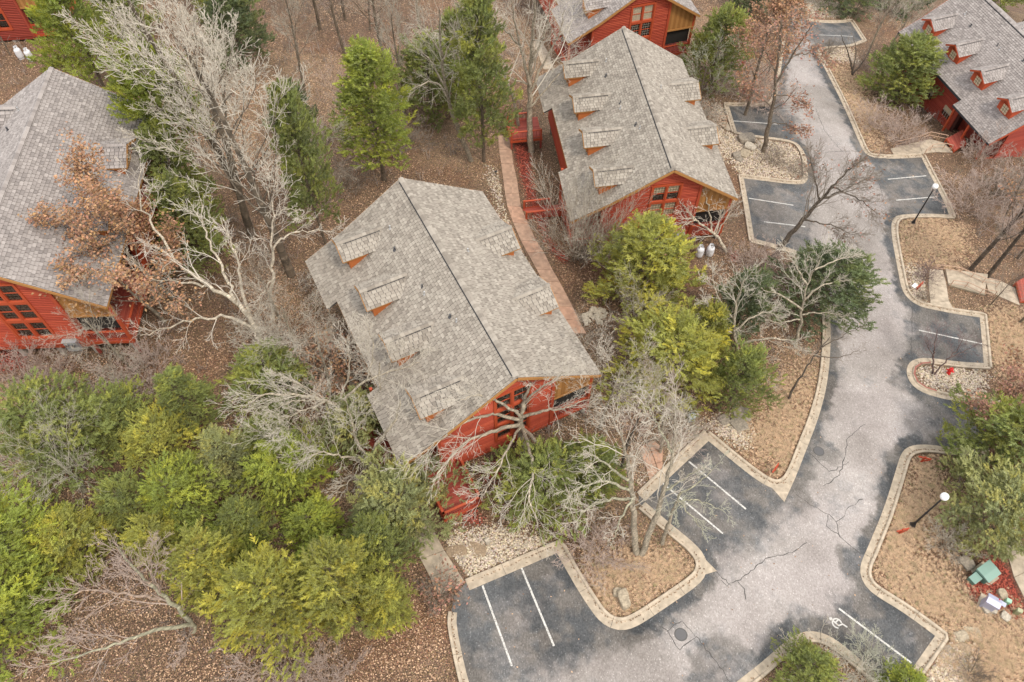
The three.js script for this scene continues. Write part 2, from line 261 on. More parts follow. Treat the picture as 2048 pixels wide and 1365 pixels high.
// ------------------------------------------------------------------ road surface
const CRACKS = [
  [[1440, 1161], [1454, 1172], [1474, 1164], [1490, 1152], [1518, 1130], [1533, 1120], [1565, 1111], [1589, 1103], [1614, 1086]], [[1474, 1164], [1488, 1178], [1492, 1200]],
  [[1593, 990], [1627, 1013], [1658, 1030], [1672, 1043], [1680, 1072], [1705, 1096], [1722, 1110]], [[1672, 1043], [1689, 1033], [1698, 1015], [1726, 999]], [[1658, 1033], [1655, 1055], [1680, 1072]],
  [[1824, 612], [1823, 640], [1824, 665], [1822, 690], [1826, 718]],
  [[1305, 1237], [1334, 1264], [1359, 1299], [1392, 1274], [1363, 1241], [1334, 1264]], [[1392, 1272], [1412, 1300], [1433, 1326], [1462, 1366]],
  [[1730, 849], [1695, 879], [1689, 920], [1677, 955], [1647, 973]], [[1755, 361], [1763, 378], [1765, 400]], [[1631, 216], [1640, 238], [1650, 262], [1668, 285], [1687, 305]],
  [[1430, 1142], [1446, 1156], [1463, 1172]], [[1280, 1250], [1300, 1268]], [[1650, 305], [1700, 302], [1722, 304]], [[1700, 925], [1660, 945], [1618, 905]], [[1640, 120], [1610, 122], [1580, 120]],
];
const STALLS = [
  [[912, 1193], [1117, 1105], [1165, 1185], [1215, 1260], [1260, 1275], [1120, 1320], [940, 1400]],
  [[1284, 1005], [1412, 880], [1545, 985], [1569, 1006], [1540, 1040], [1450, 1110], [1400, 1108]],
  [[1740, 1180], [1868, 1276], [1800, 1370], [1650, 1270], [1680, 1200]],
  [[1491, 360], [1610, 372], [1625, 440], [1620, 490], [1512, 475]], [[1456, 214], [1545, 217], [1590, 240], [1587, 276], [1470, 267]],
  [[1744, 325], [1840, 318], [1895, 428], [1795, 432], [1760, 370]], [[1825, 610], [1967, 631], [1977, 732], [1830, 718]], [[1617, 46], [1700, 46], [1726, 82], [1640, 100], [1618, 70]], [[1855, 795], [2000, 810], [2010, 900], [1850, 890]],
];
const RX0 = -8, RX1 = 72, RZ0 = -112, RZ1 = -4, RW = 2048, RH = 2048;
const roadTex = canvasTex(RW, RH, (x, w, h) => {
  const P = ([a, b]) => [(a - RX0) / (RX1 - RX0) * w, (b - RZ0) / (RZ1 - RZ0) * h];
  const path = (l, close) => { x.beginPath(); l.forEach((q, i) => { const [a, b] = P(q); x[i ? 'lineTo' : 'moveTo'](a, b); }); if (close) x.closePath(); };
  // level map: how much dark sealer is left on the aged asphalt
  x.fillStyle = '#202020'; x.fillRect(0, 0, w, h); x.lineJoin = 'round';
  for (const k in kerbLines) { path(kerbLines[k]); x.strokeStyle = '#4c4c4c'; x.lineWidth = 74; x.stroke(); }
  for (const s of STALLS) { path(onGround(s), true); x.strokeStyle = '#606060'; x.lineWidth = 36; x.stroke(); }
  for (const s of STALLS) { path(onGround(s), true); x.fillStyle = '#a4a4a4'; x.fill(); }
  for (const k in kerbLines) { path(kerbLines[k]); x.strokeStyle = '#f4f4f4'; x.lineWidth = 50; x.stroke(); }
  for (const p of [[1800, 760, 26], [1838, 850, 30], [1655, 905, 26], [1700, 1120, 26], [1600, 1005, 26], [1450, 1350, 60]]) { const [a, b] = P(onGround([p])[0]); x.fillStyle = '#8a8a8a'; x.beginPath(); x.ellipse(a, b, p[2], p[2] * 0.8, 0, 0, 7); x.fill(); }
  const img = x.getImageData(0, 0, w, h), d = img.data;
  let lev = new Float32Array(w * h); for (let i = 0; i < lev.length; i++) lev[i] = d[4 * i] / 255;
  for (const [r, dx] of [[6, 1], [6, w], [4, 1], [4, w]]) { const o = new Float32Array(lev.length); let s = 0; const n = 2 * r + 1; if (dx === 1) { for (let i = 0; i < lev.length; i++) { s += lev[i]; if (i >= n) s -= lev[i - n]; if (i >= r) o[i - r] = s / n; } } else for (let c = 0; c < w; c++) { s = 0; for (let j = 0; j < h; j++) { s += lev[j * w + c]; if (j >= n) s -= lev[(j - n) * w + c]; if (j >= r) o[(j - r) * w + c] = s / n; } } lev = o; }
  for (let j = 0; j < h; j++) for (let i = 0; i < w; i++) {
    const X = RX0 + i / w * (RX1 - RX0), Z = RZ0 + j / h * (RZ1 - RZ0), o = j * w + i;
    // edges of the sealer are ragged: look the level up at a jittered place
    const jx = clamp(i + (fbm(X * 1.8, Z * 1.8, 4) - 0.5) * 26 | 0, 0, w - 1), jz = clamp(j + (fbm(X * 1.8 + 50, Z * 1.8, 4) - 0.5) * 16 | 0, 0, h - 1);
    let s = lev[jz * w + jx];
    const wear = fbm(X * 0.55 + 3, Z * 0.55, 4), fine = fbm(X * 3.1, Z * 3.1, 2), broad = fbm(X * 0.14 + 31, Z * 0.2, 3);
    s = clamp(s + (wear - 0.5) * 0.75 + (fine - 0.5) * 0.22, 0, 1);
    const sp = hash2(i, j), sp2 = hash2(i >> 1, (j >> 1) + 999);
    const A = [153 + 20 * (broad - 0.5) * 2, 145 + 19 * (broad - 0.5) * 2, 140 + 21 * (broad - 0.5) * 2], q = sstep(0.35, 0.65, fbm(X * 0.9 + 80, Z * 0.9, 4)), D = [74 + 26 * q, 75 + 20 * q, 76 + 14 * q];
    const k = sstep(0.12, 0.8, s), g = (sp - 0.5) * 22 + (sp2 - 0.5) * 16 + (sp > 0.988 ? 40 : 0) + (wear - 0.5) * 40 + (fbm(X * 0.32 - Z * 0.1, Z * 0.09 + X * 0.04, 3) - 0.5) * 34;
    for (let c = 0; c < 3; c++) d[4 * o + c] = clamp(A[c] + (D[c] - A[c]) * k + g, 0, 255);
    d[4 * o + 3] = 255;
  }
  x.putImageData(img, 0, 0);
});
roadTex.wrapS = roadTex.wrapT = THREE.ClampToEdgeWrapping;
const grit = pixelTex(256, (i, j) => { const v = hash2(i, j) * 160 + hash2(i >> 1, j >> 1) * 95; return [v, v, v]; }, false); grit.repeat.set(36, 46);
const roadMat = new THREE.MeshStandardMaterial({ map: roadTex, roughness: 0.92, bumpMap: grit, bumpScale: 0.008 });
const road = structGroup('road');
part(road, 'asphalt', sheet(roadPoly, 0.012, 1, (x, z) => [(x - RX0) / (RX1 - RX0), 1 - (z - RZ0) / (RZ1 - RZ0)]), roadMat);
// ribbons lying on the road
function ribbon(pts, w, off, jit = 0) {
  const p = []; const L = []; for (let i = 0; i < pts.length - 1; i++) { const n = Math.max(1, Math.ceil(Math.hypot(pts[i + 1][0] - pts[i][0], pts[i + 1][1] - pts[i][1]) / 0.3)); for (let k = 0; k < n; k++) { const t = k / n; L.push([pts[i][0] + (pts[i + 1][0] - pts[i][0]) * t + rr(-jit, jit), pts[i][1] + (pts[i + 1][1] - pts[i][1]) * t + rr(-jit, jit)]); } } L.push(pts[pts.length - 1]);
  let prev = null; for (let i = 0; i < L.length; i++) { const a = L[Math.max(0, i - 1)], b = L[Math.min(L.length - 1, i + 1)], l = Math.hypot(b[0] - a[0], b[1] - a[1]) || 1, ww = w * (jit ? rr(0.4, 1.3) : 1) / 2, nx = -(b[1] - a[1]) / l * ww, nz = (b[0] - a[0]) / l * ww; const q = [L[i][0] + nx, L[i][1] + nz, L[i][0] - nx, L[i][1] - nz]; if (prev) { const v = (x, z) => p.push(x, hill(x, z) + off, z); v(prev[0], prev[1]); v(q[0], q[1]); v(prev[2], prev[3]); v(prev[2], prev[3]); v(q[0], q[1]); v(q[2], q[3]); } prev = q; }
  const g = new THREE.BufferGeometry(); g.setAttribute('position', new THREE.Float32BufferAttribute(p, 3)); g.setAttribute('uv', new THREE.Float32BufferAttribute(new Float32Array(p.length / 3 * 2), 2)); g.computeVertexNormals(); return g;
}
for (const c of CRACKS) part(road, 'crack', ribbon(onGround(c), 0.05, 0.018, 0.075), lmat(0.075, 0.068, 0.064, 1));
// worn white bay lines
const paintTex = pixelTex(128, (i, j) => { const v = fbm(i * 0.21, j * 0.21, 3) > 0.6 || hash2(i, j) > 0.9 ? 140 : 216 - 26 * hash2(i >> 2, j >> 2); return [v, v * 0.985, v * 0.95]; });
const paintMat = new THREE.MeshStandardMaterial({ map: paintTex, roughness: 0.7 });
const LINES = [[[965, 1172], [1024, 1333]], [[1043, 1137], [1108, 1293]], [[1378, 924], [1492, 1019]], [[1324, 966], [1446, 1068]], [[1678, 1218], [1823, 1327]], [[1838, 661], [1972, 690]], [[1776, 359], [1853, 352]], [[1793, 401], [1875, 394]], [[1463, 242], [1560, 249]], [[1498, 397], [1587, 411]], [[1528, 444], [1611, 454]], [[1639, 70], [1706, 73]]];
for (const l of LINES) {
  const g = ribbon(onGround(l), 0.125, 0.022); const uv = g.attributes.uv, ps = g.attributes.position; for (let i = 0; i < uv.count; i++) uv.setXY(i, ps.getX(i) * 0.9, ps.getZ(i) * 0.9);
  part(road, 'bay_line', g, paintMat);
}
{ // wheelchair symbol painted in the accessible bay
  const a = G(1663, 1232), b = G(1697, 1262), cx = G(1677, 1250), ux = b.x - a.x, uz = b.z - a.z, l = Math.hypot(ux, uz), fx = ux / l, fz = uz / l, sx = fz, sz = -fx;
  const at = (u, v) => [cx.x + fx * u + sx * v, cx.z + fz * u + sz * v];
  const arc = (r, a0, a1, u0, v0) => Array.from({ length: 19 }, (_, i) => { const t = a0 + (a1 - a0) * i / 18; return at(u0 + Math.cos(t) * r, v0 + Math.sin(t) * r); });
  const g = join([ribbon(arc(0.29, 0.9, 5.6, -0.1, 0), 0.09, 0.022), ribbon([at(-0.4, -0.05), at(0.06, -0.05), at(0.16, 0.22), at(0.48, 0.28)], 0.1, 0.026), ribbon([at(-0.2, -0.05), at(-0.17, 0.24)], 0.08, 0.03), ribbon(arc(0.055, 0, 6.3, -0.53, -0.05), 0.11, 0.022)]);
  part(road, 'wheelchair_symbol', g, paintMat);
}
for (const [px, py, r] of [[1362, 1270, 0.36], [1638, 903, 0.36]]) {
  const c = G(px, py), m = thing('manhole_cover', px < 1400 ? 'round iron manhole cover inside the square patch of bottom asphalt' : 'round iron manhole cover near the kerb of the leafy island tip', 'manhole cover', c.clone().setY(c.y + 0.012));
  const tilt = new THREE.Quaternion().setFromUnitVectors(UP, V(hill(c.x - 1, c.z) - hill(c.x + 1, c.z), 2, hill(c.x, c.z - 1) - hill(c.x, c.z + 1)).normalize()); m.quaternion.copy(tilt);
  const ring = new THREE.TorusGeometry(r, 0.05, 6, 40); ring.rotateX(Math.PI / 2); ring.scale(1, 0.5, 1);
  part(m, 'rim', ring, lmat(0.09, 0.085, 0.08, 0.7)); const lid = [new THREE.CylinderGeometry(r - 0.03, r - 0.03, 0.024, 40)]; for (let k = -3; k <= 3; k++) { const L = Math.sqrt((r - 0.08) ** 2 - (k * 0.085) ** 2); lid.push(bx(-L, L, 0.012, 0.022, k * 0.085 - 0.02, k * 0.085 + 0.02)); }
  part(m, 'lid', join(lid), lmat(0.13, 0.125, 0.125, 0.6, { metalness: 0.4 }));
}

// ------------------------------------------------------------------ kerbs and footpaths
const concreteTex = pixelTex(512, (i, j) => { const t = (a, n) => (fbm(i / 512 * n, j / 512 * n, 3) * a); const s = hash2(i, j); const st = fbm(i * 0.02 + 5, j * 0.02, 4); const v = 212 + (s - 0.5) * 30 + (st - 0.5) * 70; return [v, v * 0.955, v * 0.87]; });
concreteTex.repeat.set(0.31, 0.31);
const concreteMat = new THREE.MeshStandardMaterial({ map: concreteTex, color: lin(0.63, 0.575, 0.53), roughness: 0.9, bumpMap: grit, bumpScale: 0.004, side: THREE.DoubleSide });
const pinkMat = new THREE.MeshStandardMaterial({ map: concreteTex, color: lin(0.66, 0.44, 0.37), roughness: 0.9, side: THREE.DoubleSide });
const pinkMat2 = new THREE.MeshStandardMaterial({ map: concreteTex, color: lin(0.6, 0.43, 0.37), roughness: 0.9, side: THREE.DoubleSide });
const redKerbMat = new THREE.MeshStandardMaterial({ map: concreteTex, color: lin(0.5, 0.22, 0.2), roughness: 0.85, side: THREE.DoubleSide });
function kerbRun(line, wide, painted) {
  const g = structGroup('kerb');
  const D = [0]; for (let i = 1; i < line.length; i++) D.push(D[i - 1] + Math.hypot(line[i][0] - line[i - 1][0], line[i][1] - line[i - 1][1]));
  const at = (s) => { let i = 1; while (i < line.length - 1 && D[i] < s) i++; const t = (s - D[i - 1]) / ((D[i] - D[i - 1]) || 1); return [line[i - 1][0] + (line[i][0] - line[i - 1][0]) * t, line[i - 1][1] + (line[i][1] - line[i - 1][1]) * t]; };
  const total = D[D.length - 1], n = Math.max(1, Math.round(total / 2.6)), step = total / n;
  const prof = [[-0.2, -0.08], [-0.2, 0.13], [-0.18, 0.15], [-0.04, 0.15], [-0.01, 0.125], [0.03, 0.035], [0.06, 0.026], [wide, 0.022], [wide, -0.04]];
  for (let k = 0; k < n; k++) {
    const s0 = k * step + 0.012, s1 = (k + 1) * step - 0.012, m = Math.max(2, Math.ceil((s1 - s0) / 0.35)), p = [], uv = [], idx = [];
    for (let q = 0; q <= m; q++) {
      const s = s0 + (s1 - s0) * q / m, c = at(s), a = at(Math.max(0, s - 0.25)), b = at(Math.min(total, s + 0.25)), l = Math.hypot(b[0] - a[0], b[1] - a[1]) || 1, nx = -(b[1] - a[1]) / l, nz = (b[0] - a[0]) / l;
      for (const [d, h] of prof) { const x = c[0] + nx * d, z = c[1] + nz * d; p.push(x, hill(x, z) + 0.012 + h, z); uv.push(s, d + h); }
    }
    const w = prof.length; for (let q = 0; q < m; q++) for (let r = 0; r < w - 1; r++) { const a = q * w + r; idx.push(a, a + 1, a + w, a + 1, a + w + 1, a + w); }
    const e = [m * w, 0]; for (const b of e) for (let r = 1; r < w - 1; r++) idx.push(b, b + r, b + r + 1);
    let geo = new THREE.BufferGeometry(); geo.setAttribute('position', new THREE.Float32BufferAttribute(p, 3)); geo.setAttribute('uv', new THREE.Float32BufferAttribute(uv, 2)); geo.setIndex(idx); geo = geo.toNonIndexed(); geo.computeVertexNormals();
    part(g, 'kerb_segment', geo, concreteMat);
    if (painted && painted(at((s0 + s1) / 2))) { const q = ribbon([at(s0), at((s0 * 2 + s1) / 3), at((s0 + s1 * 2) / 3), at(s1)].map(([x, z], i, L) => { const a = L[Math.max(0, i - 1)], b = L[Math.min(3, i + 1)], l = Math.hypot(b[0] - a[0], b[1] - a[1]); return [x + (b[1] - a[1]) / l * 0.1, z - (b[0] - a[0]) / l * 0.1]; }), 0.15, 0.168); part(g, 'red_paint', q, redKerbMat); }
  }
}
const WIDE = { a: 0.55, b: 0.6, c: 0.5, d: 0.35, e: 0.4, f: 0.4, g: 0.4, h: 0.42, i: 0.45, j: 0.4, k: 0.5, l: 0.5, m: 0.35 };
for (const k in kerbLines) kerbRun(kerbLines[k], WIDE[k], k === 'i' ? (q) => { const [px] = toPx(V(q[0], hill(...q), q[1])); return px < 1870; } : null);
for (const pts of [[[1384, 1158], [1434, 1143], [1397, 1106], [1398, 1137]], [[1528, 958], [1569, 1005], [1593, 952], [1577, 950], [1561, 967], [1543, 965]]]) struct('concrete_apron', sheet(onGround(pts), 0.026, 0.7), concreteMat);
WALKS.forEach((w, wi) => {
  const g = structGroup(w.name), L = onGround(w.left), R = onGround(w.right);
  for (let i = 0; i < L.length - 1; i++) part(g, 'paving_slab', slabGeo(inset([L[i], R[i], R[i + 1], L[i + 1]], 0.022), 0.055 + 0.006 * hash2(i, wi), 0.12), w.tone === 'pink' ? (hash2(i, wi + 5) > 0.5 ? pinkMat : pinkMat2) : concreteMat);
});
// ------------------------------------------------------------------ the log cabins
const M = {
  log: [lmat(0.37, 0.052, 0.02, 0.72), lmat(0.33, 0.044, 0.018, 0.75), lmat(0.42, 0.066, 0.026, 0.7)],
  shadedLog: [lmat(0.3, 0.045, 0.025, 0.78), lmat(0.27, 0.038, 0.022, 0.8), lmat(0.33, 0.052, 0.028, 0.76)],  // same log reds, darkened: shade on these walls put into the colour
  trimRed: lmat(0.45, 0.075, 0.026, 0.6), deckRed: [lmat(0.36, 0.07, 0.045, 0.75), lmat(0.32, 0.06, 0.04, 0.78), lmat(0.4, 0.085, 0.055, 0.72)],
  tan: lmat(0.42, 0.2, 0.06, 0.7), tanDark: lmat(0.33, 0.15, 0.04, 0.75), orange: lmat(0.44, 0.13, 0.032, 0.7),
  core: lmat(0.06, 0.014, 0.009, 0.9), dark: lmat(0.02, 0.018, 0.016, 0.9), felt: lmat(0.045, 0.043, 0.042, 0.95), vent: lmat(0.025, 0.026, 0.03, 0.8),  // core: shade of the chinks between logs put into its colour
  blind: lmat(0.6, 0.5, 0.34, 0.8), muntin: lmat(0.08, 0.06, 0.045, 0.6), muntinPale: lmat(0.5, 0.47, 0.4, 0.6), drip: lmat(0.045, 0.05, 0.06, 0.6), pier: lmat(0.36, 0.32, 0.28, 0.9), pipe: lmat(0.06, 0.06, 0.065, 0.5), pipePale: lmat(0.5, 0.5, 0.5, 0.4, { metalness: 0.5 }),
  glass: new THREE.MeshPhysicalMaterial({ color: 0xffffff, roughness: 0.04, transmission: 1, thickness: 0, ior: 1.5 }),
};
const TONES = { left: [[0.27, 0.236, 0.196], [0.315, 0.278, 0.232], [0.22, 0.19, 0.157], [0.35, 0.31, 0.26], [0.285, 0.248, 0.207]], grey: [[0.27, 0.238, 0.22], [0.31, 0.276, 0.256], [0.222, 0.195, 0.181], [0.345, 0.308, 0.286], [0.285, 0.251, 0.233]] };
const toneMats = {}; for (const k in TONES) toneMats[k] = TONES[k].map((c) => lmat(...c, 0.95));
const soupMat = new THREE.MeshStandardMaterial({ vertexColors: true, roughness: 0.95, side: THREE.DoubleSide });
// one shingle: 1 wide (x), 1 long down the slope (z), thicker at its lower edge
const shingleGeo = (() => { const s = new Soup(), a = V(-0.5, 0.004, 0), b = V(0.5, 0.004, 0), c = V(0.5, 0.05, 1), d = V(-0.5, 0.05, 1), e = V(-0.5, 0, 1), f = V(0.5, 0, 1), w = [1, 1, 1]; s.quad(a, d, c, b, w); s.quad(d, e, f, c, w); s.tri(a, e, d, w); s.tri(b, c, f, w); const g = s.geo(); g.deleteAttribute('color'); return g; })();
const logGeo = (() => { const g = new THREE.CylinderGeometry(0.092, 0.092, 1, 9, 1, false); g.rotateZ(Math.PI / 2); return g; })();
const capGeo = (() => { const s = new Soup(), w = [1, 1, 1]; const q = (z, l) => [V(-0.17, -0.085 + l, z), V(0, 0.025 + l, z), V(0.17, -0.085 + l, z)]; const A = q(-0.17, 0.0), B = q(0.17, 0.03); s.quad(A[0], B[0], B[1], A[1], w); s.quad(A[1], B[1], B[2], A[2], w); const C = q(0.17, 0); s.quad(B[0], C[0], C[1], B[1], w); s.quad(B[1], C[1], C[2], B[2], w); const g = s.geo(); g.deleteAttribute('color'); return g; })();

const FL = 9.6;   // floor level below the ridge
function makeCabin(o) {
  // o.P = ridge start far end in survey space, o.t = heading, o.drop = how far below the ridge the soil lies at the front
  const a = V(Math.sin(o.t), 0, Math.cos(o.t)), b = V(Math.cos(o.t), 0, -Math.sin(o.t));
  const O = V(...o.P), foot = O.clone().addScaledVector(a, 18.4).add(V(0, -o.drop, 0)); let s = 1;
  for (let i = 0; i < 60; i++) { const y = 55 + foot.y * s - hill(foot.x * s, foot.z * s); s += y / -foot.y * 0.7; }
  const base = O.clone().multiplyScalar(s).addScaledVector(a, 9.5 * s).add(V(0, 55 - FL * s, 0));
  const H = thing('log_cabin', o.label, 'cabin', base, o.t, 'log cabins'); H.scale.setScalar(s);
  const L = (u, h, w) => V(u, h + FL, w - 9.5), world = (v) => v.clone().multiplyScalar(s).applyAxisAngle(UP, o.t).add(base);
  const soilAt = (u, w) => { const q = world(L(u, -FL, w)); return (hill(q.x, q.z) - base.y) / s; };     // local height of the soil
  const WL = 8.35, WR = 6.4, KU = -5, KH = -3.2, EH = -5.0, RH2 = -4.42, NW = o.notch ?? [5, 13], inEave = -7.55, LEN = 19;
  const roofH = (u) => u >= 0 ? -0.69 * u : u > KU ? 0.64 * u : KH + (u - KU) * 0.537;
  const uAtL = (h) => h > KH ? h / 0.64 : KU + (h - KH) / 0.537, uAtR = (h) => -h / 0.69;
  const logs = o.shadedLogs ? M.shadedLog : M.log, trim = o.redTrim ? M.trimRed : M.tan, cheekM = o.redTrim ? M.trimRed : M.orange;
  const lp = V(0, 0, 0), B = (u0, u1, h0, h1, w0, w1) => bx(u0, u1, h0 + FL, h1 + FL, w0 - 9.5, w1 - 9.5);
  reseed(o.seed);

  // ---- roof: one thing made of felted boards, shingles, ridge caps, vents and fascia
  const roof = part(H, 'roof', (() => {
    const t = 0.14, quads = [];
    const slope = (u0, h0, u1, h1, w0, w1) => { const A = L(u0, h0, w0), Bq = L(u1, h1, w0), C = L(u1, h1, w1), D = L(u0, h0, w1), dn = V(0, -t, 0); const sp = new Soup(); const c = [1, 1, 1]; const A2 = A.clone().add(dn), B2 = Bq.clone().add(dn), C2 = C.clone().add(dn), D2 = D.clone().add(dn); sp.quad(A, Bq, C, D, c); sp.quad(A2, D2, C2, B2, c); sp.quad(A, A2, B2, Bq, c); sp.quad(D, C, C2, D2, c); sp.quad(Bq, B2, C2, C, c); const g = sp.geo(); g.deleteAttribute('color'); quads.push(g); };
    slope(0, 0, KU, KH, 0, LEN); slope(KU, KH, inEave, roofH(inEave), 0, LEN);
    for (const [w0, w1] of outer()) slope(inEave, roofH(inEave), -WL, roofH(-WL), w0, w1);
    slope(0, 0, WR, RH2, 0, LEN); return join(quads);
  })(), M.felt);
  function outer() { const r = []; if (NW[0] > 0) r.push([0, NW[0]]); if (NW[1] < LEN) r.push([NW[1], LEN]); return r; }
  const list = [];
  function field(u0, h0, u1, h1, w0, w1, tone, e = 0.235) {
    const top = L(u0, h0, 0), bot = L(u1, h1, 0), down = bot.clone().sub(top), len = Math.hypot(down.x, down.y); down.normalize(); const n = V(-down.y, down.x, 0); if (n.y < 0) n.negate();
    const rows = Math.round(len / e), ee = len / rows;
    for (let r = 0; r < rows; r++) {
      let w = w0 - rr(0, 0.3);
      while (w < w1) { const wd = rr(0.24, 0.42), a0 = Math.max(w0, w), a1 = Math.min(w1, w + wd); w += wd; if (a1 - a0 < 0.05) continue;
        const d0 = r * ee - 0.03, c = L(u0, h0, (a0 + a1) / 2).addScaledVector(down, d0); c.z = (a0 + a1) / 2 - 9.5;
        const T = rnd(); list.push({ c, down, n, wid: a1 - a0 - 0.03, len: ee + 0.05, tone, k: T < 0.3 ? 0 : T < 0.55 ? 1 : T < 0.72 ? 2 : T < 0.82 ? 3 : 4, lift: rr(0, 0.008) }); }
    }
  }
  field(0, 0, KU, KH, 0, LEN, o.tone); field(KU, KH, inEave, roofH(inEave), 0, LEN, o.tone);
  for (const [w0, w1] of outer()) field(inEave, roofH(inEave), -WL - 0.03, roofH(-WL - 0.03), w0, w1, o.tone);
  field(0, 0, WR + 0.03, RH2 - 0.02, 0, LEN, o.tone);
  const place = (m, q) => { const X = q.n.clone().cross(q.down).normalize(); m.makeBasis(X.multiplyScalar(q.wid), q.n, q.down.clone().multiplyScalar(q.len)).setPosition(q.c.clone().addScaledVector(q.n, q.lift)); return m; };
  const eye = camera.position, seen = list.map((q, i) => [world(q.c).distanceTo(eye), i]).sort((p, q) => p[0] - q[0]).map((p) => p[1]);
  const single = new Set(o.singles ? seen.slice(0, 300) : []);
  const rest = new Soup(), mm = new THREE.Matrix4(), sp = shingleGeo.attributes.position, sn = shingleGeo.attributes.normal, v = V(0, 0, 0), nm = new THREE.Matrix3();
  list.forEach((q, i) => {
    place(mm, q);
    if (single.has(i)) { const m = part(roof, 'shingle', shingleGeo, toneMats[q.tone][q.k]); mm.decompose(m.position, m.quaternion, m.scale); return; }
    nm.getNormalMatrix(mm); const jit = rr(0.93, 1.07), col = TONES[q.tone][q.k].map((x) => x * jit);
    for (let k = 0; k < sp.count; k++) { v.fromBufferAttribute(sp, k).applyMatrix4(mm); rest.p.push(v.x, v.y, v.z); v.fromBufferAttribute(sn, k).applyMatrix3(nm).normalize(); rest.n.push(v.x, v.y, v.z); rest.c.push(...col); }
  });
  part(roof, 'shingles', rest.geo(), soupMat).userData.kind = 'stuff';
  for (let w = 0.18; w < LEN; w += 0.29) { const c = part(roof, 'ridge_cap', capGeo, toneMats[o.tone][Math.floor(rnd() * 5)]); c.position.copy(L(0, 0.055, w)); c.rotation.y = Math.PI; c.scale.set(1.15, 1, 1); }
  part(roof, 'ridge_vent', beam(L(-0.225, -0.105, 0.3), L(-0.225, -0.105, LEN - 0.3), 0.05, 0.08), M.vent);
  for (const [u, w, r, pale] of [[-2.2, 3.0, 0.05, 1], [-2.6, 4.8, 0.07, 0], [-2.2, 8.9, 0.05, 0], [-2.3, 9.5, 0.05, 1], [-1.6, 12.3, 0.07, 0], [-1.4, 12.9, 0.045, 1], [1.9, 7.5, 0.05, 1]]) { const p = L(u, roofH(u), w); part(roof, 'vent_pipe', join([rod(p, p.clone().add(V(0, 0.34, 0)), r, 10), rod(p.clone().add(V(0, 0.0, 0)), p.clone().add(V(0, 0.1, 0)), r * 2.2, 10, r * 1.2)]), pale ? M.pipePale : M.pipe); }
  // fascia boards along rakes and eaves
  const fas = (u0, h0, u1, h1, w, dw) => part(roof, 'fascia', (() => { const g = beam(L(u0, h0 - 0.15, w), L(u1, h1 - 0.15, w), dw, 0.24); return g; })(), trim);
  for (const [w, q] of [[-0.022, 0], [LEN + 0.022, 1]]) { fas(0, 0.0, KU, KH, w, 0.04); if (q ? NW[1] < LEN : NW[0] > 0) fas(KU, KH, -WL, roofH(-WL), w, 0.04); else fas(KU, KH, inEave, roofH(inEave), w, 0.04); fas(0, 0.0, WR, RH2, w, 0.04); }
  const eave = (u, h, w0, w1) => part(roof, 'fascia', beam(L(u, h - 0.16, w0), L(u, h - 0.16, w1), 0.04, 0.22), o.redTrim ? M.drip : trim);
  for (const [w0, w1] of outer()) eave(-WL - 0.025, roofH(-WL), w0, w1);
  eave(inEave - 0.025, roofH(inEave), Math.max(0, NW[0]), Math.min(LEN, NW[1])); eave(WR + 0.025, RH2, 0, LEN);

  // ---- dormers
  function dormer(side, w, hr, uBack, uFront, half, pitch, windowed) {
    const D = new THREE.Group(); D.name = 'dormer'; H.add(D);
    const sg = side, eh = hr - half * pitch, uw = uFront - sg * 0.45, R = (u) => roofH(u);
    // walls: front and two cheeks
    const wallHalf = half - 0.17, top = hr - wallHalf * pitch - 0.1, ub = (() => { for (let u = uw; sg * u > 0.2; u -= sg * 0.05) if (R(u) > top) return u; return uBack; })();
    const sp = new Soup(), c = [1, 1, 1]; const F = (h, ww) => L(uw, h, w + ww), fb = R(uw) - 0.03;
    sp.quad(F(fb, -wallHalf), F(fb, wallHalf), F(top, wallHalf), F(top, -wallHalf), c); sp.tri(F(top, -wallHalf), F(top, wallHalf), F(hr - 0.12, 0), c);
    const fg = sp.geo(); fg.deleteAttribute('color'); part(D, 'front_wall', fg, cheekM);
    for (const q of [-1, 1]) { const s2 = new Soup(); s2.tri(L(uw, fb, w + q * wallHalf), L(ub, R(ub) - 0.02, w + q * wallHalf), L(uw, top, w + q * wallHalf), c); s2.tri(L(uw, top, w + q * wallHalf), L(ub, R(ub) - 0.02, w + q * wallHalf), L(ub, top, w + q * wallHalf), c); const g = s2.geo(); g.deleteAttribute('color'); part(D, 'cheek_wall', g, cheekM); }
    const wy = top - 0.1, wh = Math.min(0.92, wy - fb - 0.14);
    if (wh > 0.25) { const x = uw + sg * 0.02; const wnd = part(D, 'window', join([B(x, x + sg * 0.05, fb + 0.05, fb + 0.13, w - 0.52, w + 0.52), B(x, x + sg * 0.05, fb + 0.13 + wh, fb + 0.21 + wh, w - 0.52, w + 0.52), B(x, x + sg * 0.05, fb + 0.13, fb + 0.13 + wh, w - 0.52, w - 0.44), B(x, x + sg * 0.05, fb + 0.13, fb + 0.13 + wh, w + 0.44, w + 0.52)]), trim);
      part(wnd, 'pane', B(x + sg * 0.004, x + sg * 0.012, fb + 0.13, fb + 0.13 + wh, w - 0.44, w + 0.44), M.blind); const mu = []; for (const k of [-0.15, 0.15]) mu.push(B(x + sg * 0.014, x + sg * 0.03, fb + 0.13, fb + 0.13 + wh, w + k - 0.015, w + k + 0.015)); for (const k of [0.33, 0.66]) mu.push(B(x + sg * 0.014, x + sg * 0.032, fb + 0.13 + wh * k - 0.015, fb + 0.13 + wh * k + 0.015, w - 0.44, w + 0.44)); part(wnd, 'muntin', join(mu), M.muntin); }
    // roof of the dormer: two small slopes running back into the main roof
    const felt = new Soup(), sh = new Soup();
